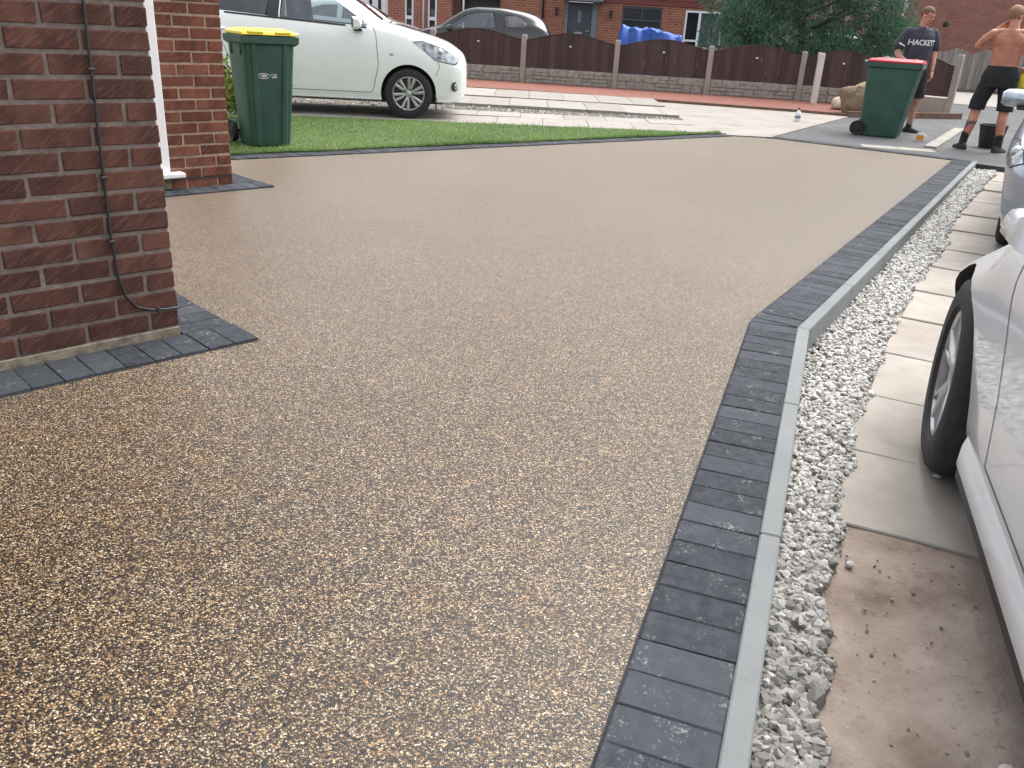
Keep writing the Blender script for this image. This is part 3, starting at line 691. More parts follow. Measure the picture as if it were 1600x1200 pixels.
# ------------------------------------------------------------------ cars
def pchip(xs, ys, x):
    xs = np.asarray(xs, float); ys = np.asarray(ys, float); h = np.diff(xs); d = np.diff(ys)/h; m = np.zeros_like(ys)
    m[1:-1] = np.where(d[:-1]*d[1:] > 0, 2*d[:-1]*d[1:]/np.where(d[:-1]+d[1:] == 0, 1, d[:-1]+d[1:]), 0); m[0], m[-1] = d[0], d[-1]
    i = np.clip(np.searchsorted(xs, x)-1, 0, len(xs)-2); t = (x-xs[i])/h[i]
    return ys[i]*(1+2*t)*(1-t)**2 + m[i]*h[i]*t*(1-t)**2 + ys[i+1]*t*t*(3-2*t) + m[i+1]*h[i]*t*t*(t-1)
class Car:
    def __init__(s, st, crease=0):
        s.st = np.array(sorted(st)); s.crease = crease
    def prm(s, x): return [float(pchip(s.st[:, 0], s.st[:, k], np.array([x]))[0]) for k in range(1, 10)]
    def section(s, x, inset=0, zfloor=None):
        wl, zl, wm, zm, wb, zb, wr, zr, zc = s.prm(x)
        if inset:
            wl, wm, wb, wr = [max(.02, q-inset) for q in (wl, wm, wb, wr)]; zr -= inset*.8; zc -= inset; zl = zfloor
            zm = max(zm, zfloor+.12); zb = max(zb, zm+.1)
        c = s.crease
        P = [(0, zl), (wl*.88, zl), (wl, zl+.06), ((wl+wm)/2*1.004, (zl+zm)/2), (wm, zm), (wm*.998+c, zm+(zb-zm)*.55), (wb, zb), ((wb+wr)/2+.02, (zb+zr)/2), (wr, zr), (wr*.66, zc-(zc-zr)*.28), (0, zc)]
        Q = []; n = 4
        for i in range(len(P)-1):
            p0, p1, p2, p3 = P[max(i-1, 0)], P[i], P[i+1], P[min(i+2, len(P)-1)]
            if i == 0: p0 = (-P[1][0], P[1][1])
            if i == len(P)-2: p3 = (-P[-2][0], P[-2][1])
            for k in range(n):
                t = k/n
                Q.append(tuple(.5*((2*p1[a]) + (-p0[a]+p2[a])*t + (2*p0[a]-5*p1[a]+4*p2[a]-p3[a])*t*t + (-p0[a]+3*p1[a]-3*p2[a]+p3[a])*t**3) for a in (0, 1)))
        Q.append(P[-1]); return Q
    def side(s, x, z):
        Q = s.section(x)[8:36]
        for (y0, z0), (y1, z1) in zip(Q, Q[1:]):
            if (z0 <= z <= z1) and z1 > z0: return y0 + (y1-y0)*(z-z0)/(z1-z0)
        return Q[-1][0] if z > Q[-1][1] else Q[0][0]
    def solid(s, x0, x1, n, inset=0, zfloor=None):
        bm = bmesh.new(); rings = []
        for i in range(n+1):
            x = x0 + (x1-x0)*i/n; Q = s.section(x, inset, zfloor)
            rings.append([Vector((x, y, z)) for y, z in Q] + [Vector((x, -y, z)) for y, z in Q[-2:0:-1]])
        loft(bm, rings); return fixn(bm)
    def patch(s, poly, off, sign, nx=16, nz=6):
        """panel over the flank: poly is an x-monotone outline in (x, z)"""
        xs = [p[0] for p in poly]; x0, x1 = min(xs), max(xs); bm = bmesh.new(); g_ = []
        for i in range(nx+1):
            x = x0 + (x1-x0)*i/nx; x = min(max(x, x0+1e-4), x1-1e-4); zz = []
            for a, b in zip(poly, poly[1:]+poly[:1]):
                if (a[0]-x)*(b[0]-x) <= 0 and a[0] != b[0]: zz.append(a[1] + (b[1]-a[1])*(x-a[0])/(b[0]-a[0]))
            lo, hi = min(zz), max(zz); g_.append([bm.verts.new((x, sign*(s.side(x, lo+(hi-lo)*k/nz)+off), lo+(hi-lo)*k/nz)) for k in range(nz+1)])
        for i in range(nx):
            for k in range(nz):
                try: bm.faces.new((g_[i][k], g_[i+1][k], g_[i+1][k+1], g_[i][k+1]))
                except ValueError: pass
        return bm
    def line(s, pts, w, off, sign):
        """thin strip along a path on the flank (shut line)"""
        bm = bmesh.new(); prev = None; P = []
        for a, b in zip(pts, pts[1:]):
            n = 6
            for k in range(n): P.append((a[0]+(b[0]-a[0])*k/n, a[1]+(b[1]-a[1])*k/n))
        P.append(pts[-1])
        for i, (x, z) in enumerate(P):
            a, b = P[max(i-1, 0)], P[min(i+1, len(P)-1)]; dx, dz = b[0]-a[0], b[1]-a[1]; L = math.hypot(dx, dz) or 1; nx_, nz_ = -dz/L*w/2, dx/L*w/2
            cur = [bm.verts.new((x+q*nx_, sign*(s.side(x+q*nx_, z+q*nz_)+off), z+q*nz_)) for q in (-1, 1)]
            if prev: bm.faces.new((prev[0], prev[1], cur[1], cur[0]))
            prev = cur
        return bm
def apply_bools(me, cutters):
    o = bpy.data.objects.new('tmp', me); C.objects.link(o); tmp = []
    for c in cutters:
        q = bpy.data.objects.new('cut', c); C.objects.link(q); tmp.append(q)
        b = o.modifiers.new('b', 'BOOLEAN'); b.operation = 'DIFFERENCE'; b.object = q; b.solver = 'EXACT'
        try: b.material_mode = 'TRANSFER'
        except Exception: pass
    dg = bpy.context.evaluated_depsgraph_get(); dg.update()
    r = bpy.data.meshes.new_from_object(o.evaluated_get(dg), preserve_all_data_layers=True, depsgraph=dg)
    for q in tmp + [o]: bpy.data.objects.remove(q, do_unlink=True)
    return r
def wheel(parent, x, y, r, w, spokes, style, sgn):
    ty = bmesh.new(); h = w/2
    lathe(ty, [(r*.66, -h*.8), (r*.70, -h), (r*.86, -h*1.02), (r*.96, -h*.9), (r*.995, -h*.7), (r, -h*.35), (r*.988, -h*.33), (r*.988, -h*.25), (r, -h*.23), (r, h*.23), (r*.988, h*.25), (r*.988, h*.33), (r, h*.35), (r*.995, h*.7), (r*.96, h*.9), (r*.86, h*1.02), (r*.70, h), (r*.66, h*.8), (r*.62, 0), (r*.66, -h*.8)], 56, 'y')
    root = obj('wheel', mesh_of(fixn(ty), 'tyre', True, 50), M['tread'], parent); root.location = (x, y, r)
    rm = bmesh.new(); rr = r*.675; f = sgn*h*.86
    lathe(rm, [(rr, f), (rr*.965, f*1.02), (rr*.93, f*.93), (rr*.92, f*.3), (rr*.94, -f*.8)], 56, 'y')
    for k in range(spokes):
        a = 2*math.pi*k/spokes + .3
        for dd in ((-1, 1) if style in ('split', 'petal') else (0,)):
            wd0, wd1 = {'split': (.030, .026), 'petal': (.040, .044)}.get(style, (.030, .045))
            for_ = []
            for rad, wdt, dep, da in ((rr*.16, wd0, f*.78, 0), (rr*.5, wd0*.8, f*.90, dd*(.20 if style == 'petal' else .10)), (rr*.95, wd1*(.7 if style == 'split' else 1), f*.93, dd*.19)):
                aa = a + da; cx, cz = math.cos(aa)*rad, math.sin(aa)*rad; tx, tz = -math.sin(aa)*wdt/2*r/.3, math.cos(aa)*wdt/2*r/.3
                for_.append([Vector((cx-tx, dep, cz-tz)), Vector((cx-tx*.5, dep+sgn*.008, cz-tz*.5)), Vector((cx+tx*.5, dep+sgn*.008, cz+tz*.5)), Vector((cx+tx, dep, cz+tz)), Vector((cx+tx, dep-sgn*.03, cz+tz)), Vector((cx-tx, dep-sgn*.03, cz-tz))])
            loft(rm, for_)
    lathe(rm, [(.0, f*.93), (rr*.14, f*.92), (rr*.22, f*.84), (rr*.24, f*.6)], 24, 'y')
    obj('rim', mesh_of(fixn(rm), 'rim', True, 35), M['alloy'], root)
    bk = bmesh.new(); lathe(bk, [(0, f*.35), (rr*.93, f*.30)], 32, 'y'); obj('brake_disc', fixn(bk), M['alloy_dark'], root)
    if style == 'petal':
        for k in range(5):
            a = 2*math.pi*k/5; nb = bmesh.new(); lathe(nb, [(0, f*.96), (.011, f*.96), (.012, f*.8)], 8, 'y', Matrix.Translation((math.cos(a)*rr*.27, 0, math.sin(a)*rr*.27))); obj('wheel_nut', fixn(nb), M['alloy_dark'], root)
    return root
def mirror_(parent, x, y, z, sgn, m, ln=.11, w=.20, h=.13, lamp=False, folded=False):
    rr = []
    for k, sx in ((0, .55), (.15, .9), (.5, 1), (.85, .92), (1, .6)):
        yy = sgn*(w*k); rr.append([Vector((x+(-ln*.5+ln*q[0])*sx, y+yy, z+h*(q[1]-.5)*sx)) for q in ((0, 0), (.55, .0), (.85, .18), (1, .5), (.85, .85), (.5, 1), (0, 1))])
    o = obj('mirror', mesh_of(fixn(loft(bmesh.new(), rr)), 'mirror', True, 45), m, parent)
    obj('mirror_arm', B(x-.05, x+.05, min(y-sgn*.09, y+sgn*w*.4), max(y-sgn*.09, y+sgn*w*.4), z-h*.62, z-h*.40, .01), M['blackplastic'], o)
    if not folded: obj('mirror_glass', B(x-ln*.5-.004, x-ln*.5+.01, min(y+sgn*.02, y+sgn*w*.93), max(y+sgn*.02, y+sgn*w*.93), z-h*.36, z+h*.36, .003), M['pane'], o)
    if lamp: obj('indicator', B(x-.02, x+ln*.47, min(y+sgn*w*.5, y+sgn*(w*.95)), max(y+sgn*w*.5, y+sgn*(w*.95)), z-h*.40, z-h*.12, .006), M['amber'], o)
    return o
def build_car(name, label, loc, heading, st, paint, wb, wr, track, sidewin, opt):
    """local x forward, y left, z up"""
    t = thing(name, label, 'car', loc, heading); cr = Car(st, opt.get('crease', 0))
    xs = cr.st[:, 0]; x0, x1 = xs[0], xs[-1]
    me = mesh_of(cr.solid(x0, x1, opt.get('n', 90)), 'hull'); me.materials.append(paint); cuts = []
    for ax in (wb/2, -wb/2):
        for sgn in (1, -1):
            c = bmesh.new(); lathe(c, [(0, .45), (wr+opt.get('gap', .05), .45), (wr+opt.get('gap', .05), 1.2), (0, 1.2)], 48, 'y', Matrix.Translation((ax, 0, wr)) @ (Matrix.Identity(4) if sgn > 0 else Matrix.Rotation(math.pi, 4, 'Z')))
            bmesh.ops.remove_doubles(c, verts=c.verts, dist=1e-5); cm = mesh_of(fixn(c), 'cut'); cm.materials.append(M['blackplastic']); cuts.append(cm)
    if opt.get('cabin'):
        ca, cb = opt['cabin']; cm = mesh_of(cr.solid(ca, cb, 40, .055, opt.get('floor', .38)), 'cut'); cm.materials.append(M['interior']); cuts.append(cm)
        for poly, _, _ in sidewin:
            c = bmesh.new(); lo = [c.verts.new((x, -1.3, z)) for x, z in poly]; hi = [c.verts.new((x, 1.3, z)) for x, z in poly]; n = len(poly)
            c.faces.new(lo); c.faces.new(hi[::-1])
            for i in range(n): c.faces.new((lo[i], lo[(i+1)%n], hi[(i+1)%n], hi[i]))
            cm = mesh_of(fixn(c), 'cut'); cm.materials.append(M['blackplastic']); cuts.append(cm)
        for (xa, wa_, xb, wb_) in opt.get('screens', []):
            c = bmesh.new(); prism(c, [(xa, -wa_), (xa, wa_), (xb, wb_), (xb, -wb_)], opt.get('scz', .98), 2.2); cm = mesh_of(fixn(c), 'cut'); cm.materials.append(M['blackplastic']); cuts.append(cm)
    hull = apply_bools(me, cuts); hull.shade_smooth(); hull.set_sharp_from_angle(angle=R(32))
    if len(hull.materials) == 0: hull.materials.append(paint)
    body = obj('body', hull, None, t)
    for poly, m, _ in sidewin:
        for sgn in (1, -1): obj('window', mesh_of(cr.patch(poly, -.010, sgn), 'window', True), m, body)
    if opt.get('cabin'):
        for (xa, wa_, xb, wb_) in opt.get('screens', []):
            bm = bmesh.new(); gg = []
            for i in range(9):
                x = xa + (xb-xa)*i/8; w = wa_ + (wb_-wa_)*i/8; Q = cr.section(x)[24:]; row = []
                for k in range(-6, 7):
                    y = abs(w*k/6); z = Q[-1][1]
                    for (ya, za), (yb_, zb_) in zip(Q, Q[1:]):
                        if yb_ <= y <= ya: z = za + (zb_-za)*(y-ya)/((yb_-ya) or 1)
                    row.append(bm.verts.new((x, w*k/6, z-.006)))
                gg.append(row)
            for i in range(8):
                for k in range(12): bm.faces.new((gg[i][k], gg[i][k+1], gg[i+1][k+1], gg[i+1][k]))
            obj('windscreen', mesh_of(fixn(bm), 'screen', True), M['glass'], body)
        for sx in opt.get('seats', []):
            for sy in (-.36, .36):
                bm = bmesh.new()
                loft(bm, [[Vector((sx - .10*q + a, sy + b*wd, z)) for a, b in ((-.06, -1), (.05, -1), (.07, 0), (.05, 1), (-.06, 1))] for z, wd, q in ((.45, .24, 0), (.8, .25, .6), (1.06, .20, 1.2), (1.09, .10, 1.3), (1.13, .13, 1.35), (1.27, .12, 1.5), (1.30, .08, 1.5))])
                obj('seat', mesh_of(fixn(bm), 'seat', True), M['seat'], t)
        if opt.get('wheelpos'):
            x, y, z = opt['wheelpos']; bm = bmesh.new(); tube(bm, [(x+.07*math.sin(a), y+.18*math.cos(a), z+.17*math.sin(a)) for a in [k*math.pi/10 for k in range(21)]], .014, 6); obj('steering_wheel', bm, M['blackplastic'], t)
    for poly, off, m in opt.get('panels', []):
        for sgn in (1, -1): obj('trim', mesh_of(cr.patch(poly, off, sgn, 20, 4), 'trim', True), m, body)
    for pts, w in opt.get('lines', []):
        for sgn in (1, -1): obj('shut_line', cr.line(pts, w, .0012, sgn), M['blackplastic'], body)
    for (x, z, l) in opt.get('handles', []):
        for sgn in (1, -1):
            y = cr.side(x, z); bm = bmesh.new(); tube(bm, [(x-l/2, sgn*(y-.006), z), (x-l/2+.03, sgn*(y+.022), z), (x+l/2-.03, sgn*(y+.022), z), (x+l/2, sgn*(y-.006), z)], .013, 8); obj('handle', mesh_of(fixn(bm), 'handle', True), paint, body)
    for poly, nm, m in opt.get('lamps', []):
        for sgn in (1, -1):
            cxm = sum(q[0] for q in poly)/len(poly); czm = sum(q[1] for q in poly)/len(poly)
            lo_ = obj(nm, mesh_of(cr.patch(poly, .005, sgn, 18, 8), nm, True), m, t)
            obj('bezel', mesh_of(cr.patch([(cxm+(q[0]-cxm)*1.05, czm+(q[1]-czm)*1.10) for q in poly], .002, sgn, 18, 8), 'bezel', True), M['blackplastic'], lo_)
            bl_ = bmesh.new(); bmesh.ops.create_icosphere(bl_, subdivisions=2, radius=.045, matrix=Matrix.Translation((cxm+.05, sgn*(cr.side(cxm+.05, czm)-.02), czm))); obj('bulb_bowl', mesh_of(bl_, 'bowl', True), M['alloy'], lo_)
    if opt.get('mirror'):
        x, z, kw = opt['mirror']
        for sgn in (1, -1): mirror_(t, x, sgn*(cr.side(x, z)+.03), z+.05, sgn, paint, **kw)
    for ax in (wb/2, -wb/2):
        for sgn in (1, -1): wheel(t, ax, sgn*(track-.0), wr, opt.get('tw', .18), opt['spokes'], opt.get('style', ''), sgn)
    if opt.get('steer'):
        for ch in [c_ for c_ in t.children if c_.name.startswith('wheel') and c_.location.x > 0]: ch.rotation_euler = (0, 0, R(opt['steer']))
    if opt.get('sill'):
        xa, xb, z0, z1 = opt['sill']
        for sgn in (1, -1):
            rr = []
            for i in range(13):
                x = xa + (xb-xa)*i/12; y = cr.side(x, z1); rr.append([Vector((x, sgn*q, z)) for q, z in ((y-.05, z0-.01), (y+.0, z0), (y+.005, z0+.012), (y+.003, z0+.07), (y-.010, z1), (y-.05, z1))])
            obj('sill', mesh_of(fixn(loft(bmesh.new(), rr)), 'sill', True, 30), paint, t)
            rr = [[Vector((x, sgn*q, z)) for q, z in ((cr.side(x, z1)-.04, z0-.035), (cr.side(x, z1)-.002, z0-.03), (cr.side(x, z1)+.0, z0-.002), (cr.side(x, z1)-.04, z0-.002))] for x in (xa+(xb-xa)*i/12 for i in range(13))]
            obj('sill_seal', mesh_of(fixn(loft(bmesh.new(), rr)), 'seal'), M['blackplastic'], t)
    if opt.get('under'): obj('underbody', B(x0+.25, x1-.3, -.62, .62, .17, .30), M['blackplastic'], t)
    for nm, bm, m in opt.get('extra', []): obj(nm, bm, m, t)
    return t, cr
HATCH = [(1.955,.40,.34,.47,.50,.42,.63,.33,.67,.69), (1.93,.54,.27,.60,.49,.52,.68,.40,.735,.755), (1.86,.64,.22,.70,.50,.62,.75,.47,.80,.82), (1.70,.73,.19,.78,.52,.72,.83,.55,.885,.91), (1.40,.77,.19,.825,.56,.78,.91,.62,.965,.995), (1.12,.775,.19,.83,.58,.80,.965,.65,1.03,1.06),
  (.98,.78,.19,.83,.60,.80,.985,.66,1.065,1.095), (.60,.78,.19,.83,.62,.80,1.01,.625,1.285,1.335), (.30,.78,.19,.83,.62,.795,1.03,.585,1.43,1.48), (0,.78,.19,.83,.62,.795,1.045,.575,1.475,1.53), (-.5,.78,.19,.83,.62,.79,1.075,.57,1.475,1.535), (-1.0,.775,.19,.825,.62,.785,1.10,.56,1.43,1.495), (-1.35,.76,.20,.81,.62,.765,1.11,.54,1.36,1.425), (-1.58,.74,.22,.785,.62,.73,1.08,.51,1.25,1.31), (-1.74,.69,.25,.735,.60,.67,.98,.49,1.07,1.11), (-1.82,.55,.30,.62,.55,.55,.83,.42,.90,.93)]
fwin = [(.74,1.045), (.30,1.335), (.08,1.405), (-.27,1.42), (-.30,1.085)]; fwin = [(-.30,1.085), (.70,1.04), (.74,1.06), (.30,1.335), (.06,1.405), (-.27,1.42)]
rwin = [(-.43,1.095), (-.42,1.42), (-.80,1.405), (-1.08,1.33), (-1.22,1.22), (-1.20,1.14)]
mic = math.atan2(.12, 1)
md = Vector((math.cos(mic), math.sin(mic), 0)); mr = Vector((md.y, -md.x, 0))
fa = Vector((-1.50, 11.02, 0)); mc = fa - md*1.225 - mr*.735 
mopt = dict(cabin=(.90, -1.50), screens=[(.90, .60, .40, .535)], seats=[.02, -.85], wheelpos=(.50, .36, .92), n=100, spokes=6, style='petal', gap=.045, tw=.175, under=True,
  panels=[([(-.31,1.07), (-.29,1.43), (-.43,1.43), (-.44,1.08)], .002, M['blackplastic'])],
  lines=[([(.80,.34), (.86,.62), (.83,.95), (.80,1.03)], .007), ([(.80,.34), (.76,.29), (-.28,.29)], .006), ([(-.36,.30), (-.365,1.07)], .006), ([(-.36,.30), (-.72,.30), (-.86,.52), (-.98,.80), (-1.18,1.0)], .006), ([(-1.2,1.12), (.72,1.025)], .022), ([(1.56,.52), (1.60,.62), (1.58,.69)], .006)],
  handles=[(-.18,.90,.20), (-1.02,.93,.20)], lamps=[([(1.28,.885), (1.36,.84), (1.55,.70), (1.80,.66), (1.84,.73), (1.62,.84), (1.40,.90)], 'headlight', M['lamp'])],
  mirror=(.62, 1.02, dict(ln=.12, w=.17, h=.14)))
car, cr = build_car('parked_car', 'white hatchback with six spoke alloy wheels parked on the slab drive', (mc.x, mc.y, .022), mic, HATCH, M['paint_white'], 2.45, .295, .735, [(fwin, M['glass'], 0), (rwin, M['glass_dark'], 0)], mopt)
for sgn in (1, -1):
    y = cr.side(1.08, .72); bm = bmesh.new(); bmesh.ops.create_icosphere(bm, subdivisions=2, radius=.02); bmesh.ops.scale(bm, vec=(1.4, .4, .8), verts=bm.verts); o = obj('repeater', mesh_of(bm, 'repeater', True), M['lamp'], car); o.location = (1.02, sgn*cr.side(1.02, .74), .74)
    q = cr.side(1.80, .42); bm = bmesh.new(); lathe(bm, [(0, .012), (.035, .012), (.055, .006), (.06, -.01)], 20, 'y'); o = obj('fog_lamp', mesh_of(fixn(bm), 'fog', True, 40), M['blackplastic'], car); o.location = (1.80, sgn*(q-.002), .40); o.rotation_euler = (0, 0, -sgn*R(52) if sgn > 0 else R(52)+math.pi)
    bm = bmesh.new(); lathe(bm, [(0, .018), (.028, .016), (.036, .010)], 16, 'y'); o = obj('fog_lens', mesh_of(fixn(bm), 'fog', True), M['lamp'], o)
obj('number_plate', B(1.925, 1.965, -.26, .26, .44, .55, .004), M['blackplastic'], car)
obj('grille', B(1.90, 1.945, -.34, .34, .59, .66, .008), M['blackplastic'], car)
obj('wiper', mesh_of(tube(bmesh.new(), [(.98, -.42, 1.085), (1.0, .0, 1.115), (.97, .40, 1.085)], .008, 6), 'wiper', True), M['blackplastic'], car)
obj('air_deflector', B(1.56, 1.575, -.78, -.60, .11, .26), M['blackplastic'], car)

# dark small hatchback and pale car behind the fence
def scaled(st, kx, ky, kz): return [(a[0]*kx, a[1]*ky, a[2]*kz, a[3]*ky, a[4]*kz, a[5]*ky, a[6]*kz, a[7]*ky, a[8]*kz, a[9]*kz) for a in st]
bopt = dict(cabin=(.88, -1.40), screens=[(.86, .58, .40, .52)], seats=[.02, -.8], spokes=5, gap=.045, under=True,
  lines=[([(.72,.34), (.78,.62), (.74,1.02)], .008), ([(-.45,.32), (-.47,1.08)], .008)], mirror=(.66, .99, dict(ln=.11, w=.16, h=.13)), handles=[(-.30,.90,.18)])
kwin = [(-.40,1.085), (.66,1.04), (.70,1.06), (.28,1.34), (.04,1.405), (-.36,1.42)]; kwin2 = [(-.62,1.12), (-.60,1.36), (-.85,1.37), (-1.06,1.29), (-1.16,1.20), (-1.08,1.14)]
pb_ = on_plane(862, 50, (0, 21.9, 0), Vector((0, 1, 0)))
kst = scaled(HATCH, .95, .97, 1.0)
build_car('parked_car', 'black three door hatchback parked behind the brown fence', (pb_.x-1.70, 22.0, .0), math.pi - .05, kst, M['paint_black'], 2.30, .29, .70, [(kwin, M['glass'], 0), (kwin2, M['glass'], 0)], bopt)
build_car('parked_car', 'pale silver car behind the fence in front of the white garage door', (-4.95, 25.6, 0), .05, scaled(HATCH, 1.05, 1.02, 1.02), M['paint_grey'], 2.5, .30, .74, [(fwin, M['glass_dark'], 0), (rwin, M['glass_dark'], 0)], dict(cabin=(.90, -1.50), screens=[(.90, .60, .40, .535)], seats=[], spokes=5, gap=.045, under=True, mirror=(.62, 1.02, dict(ln=.12, w=.17, h=.14))))
# car nosing out beyond the tree
pd = on_plane(1398, 88, (0, 22.5, 0), Vector((0, 1, 0)))
build_car('parked_car', 'dark car half hidden behind the conifer, only its windscreen showing', (pd.x-1.05, 23.2, 0), R(-12), scaled(HATCH, 1.0, 1.0, .93), M['paint_black'], 2.45, .295, .735, [(fwin, M['glass'], 0), (rwin, M['glass_dark'], 0)], dict(cabin=(.90, -1.50), screens=[(.90, .60, .40, .535)], scz=.9, seats=[], spokes=5, gap=.045, under=True))

# near pearl-white saloon at the right edge and the silver-blue car in front of it
SAL = [(2.22,.40,.33,.50,.48,.46,.60,.34,.65,.67), (2.19,.60,.26,.68,.47,.62,.64,.46,.70,.72), (2.08,.74,.21,.80,.50,.74,.70,.56,.76,.78), (1.85,.82,.19,.87,.54,.82,.765,.62,.83,.86), (1.35,.84,.18,.895,.57,.855,.86,.66,.92,.95), (.95,.845,.18,.90,.60,.86,.91,.68,.98,1.01), (.80,.845,.18,.90,.61,.86,.925,.69,1.0,1.03),
  (.40,.845,.18,.90,.62,.86,.945,.65,1.22,1.26), (.0,.845,.18,.90,.62,.855,.955,.60,1.38,1.42), (-.4,.845,.18,.90,.62,.85,.965,.59,1.41,1.455), (-1.0,.84,.18,.895,.62,.845,.98,.575,1.37,1.425), (-1.5,.83,.19,.88,.62,.83,.99,.56,1.20,1.26), (-1.8,.80,.22,.85,.62,.80,.98,.58,1.06,1.09), (-2.1,.74,.26,.79,.60,.73,.93,.55,.99,1.01), (-2.22,.60,.30,.66,.56,.58,.82,.45,.88,.90)]
swin = [(-.28,.99), (.62,.965), (.66,.985), (.20,1.22), (-.05,1.31), (-.26,1.335)]; srwin = [(-.40,.995), (-.38,1.335), (-.75,1.33), (-1.10,1.20), (-1.28,1.08), (-1.25,1.02)]
sopt = dict(cabin=(.72, -1.45), screens=[(.74, .62, .12, .54)], scz=.92, seats=[-.1, -.95], wheelpos=(.35, .36, .85), n=110, spokes=5, style='split', gap=.042, tw=.215, crease=.014, under=True, sill=(.93, -.93, .175, .30), steer=-3,
  lines=[([(.66,.31), (.63,.50), (.66,.70), (.70,.86), (.72,.93)], .006), ([(-.33,.33), (-.34,.97)], .006), ([(.66,.31), (-1.0,.315)], .005), ([(-.33,.33), (-.75,.33), (-.9,.55), (-1.1,.85)], .006), ([(.62,.955), (-1.25,1.005)], .02)],
  handles=[(-.18,.80,.2), (-1.02,.83,.2)], lamps=[([(1.62,.74), (1.70,.66), (2.02,.60), (2.10,.64), (2.0,.70), (1.80,.75)], 'headlight', M['lamp'])], mirror=(.52, .892, dict(ln=.18, w=.086, h=.084, lamp=True, folded=True)))
COUPE = [a for a in SAL if a[0] < .9] + [(2.20,.34,.30,.42,.42,.38,.52,.28,.56,.58), (2.16,.50,.25,.57,.42,.50,.545,.38,.60,.62), (2.02,.66,.21,.71,.43,.62,.59,.46,.66,.69), (1.72,.80,.19,.835,.46,.735,.665,.56,.75,.79), (1.40,.84,.18,.885,.50,.80,.735,.62,.83,.87), (1.10,.845,.18,.895,.55,.835,.80,.66,.90,.94)]
h1 = math.atan2(.952, .306); d1_ = Vector((math.cos(h1), math.sin(h1), 0)); r1 = Vector((d1_.y, -d1_.x, 0))
wc = Vector((1.40, 2.55, 0)); cc = wc + r1*.885 - d1_*1.32
build_car('parked_car', 'pearl white saloon on the slabs beside the gravel strip, door mirror out', (cc.x, cc.y, -.110), h1, COUPE, M['paint_pearl'], 2.64, .318, .785, [(swin, M['glass_dark'], 0), (srwin, M['glass_dark'], 0)], sopt)
h2 = math.atan2(-.850, -.527); d2_ = Vector((math.cos(h2), math.sin(h2), 0)); l2 = Vector((-d2_.y, d2_.x, 0))
fc = Vector((2.95, 5.42, 0)); c2 = fc + l2*.90 - d2_*2.12
s2 = dict(sopt); s2['mirror'] = (.56, .90, dict(ln=.14, w=.19, h=.13)); s2['style'] = ''; s2['steer'] = 0
build_car('parked_car', 'silver blue saloon parked nose to nose with the pearl white car', (c2.x, c2.y, -.082), h2, scaled(SAL, 1.0, 1.0, .98), M['paint_silver'], 2.64, .318, .735, [(swin, M['glass_dark'], 0), (srwin, M['glass_dark'], 0)], s2)

# ------------------------------------------------------------------ fence
fp = [Vector(v) for v in [(-6.17, 20.40, 0), (-4.17, 20.14, 0), (-2.17, 19.88, 0), (-.17, 19.62, 0), (1.83, 19.36, 0), (3.78, 19.11, 0), (5.67, 18.86, 0), (7.15, 18.3, 0), (8.22, 17.45, 0)]]
fence = thing('fence', 'dark brown arched board fence with concrete posts and stone faced base panels', 'fence')
for i, p in enumerate(fp):
    nb = fp[min(i+1, len(fp)-1)] - fp[max(i-1, 0)]
    bm = bmesh.new(); hgt = 1.0 if i < 8 else 1.12
    loft(bm, [[Vector((x*s, y*s, z)) for x, y in ((-.055,-.055), (.055,-.055), (.055,.055), (-.055,.055))] for s, z in ((1, -.1), (1, hgt-.03), (.72, hgt))])
    o = obj('post', fixn(bm), M['post'], fence); o.location = p; o.rotation_euler = (0, 0, math.atan2(nb.y, nb.x))
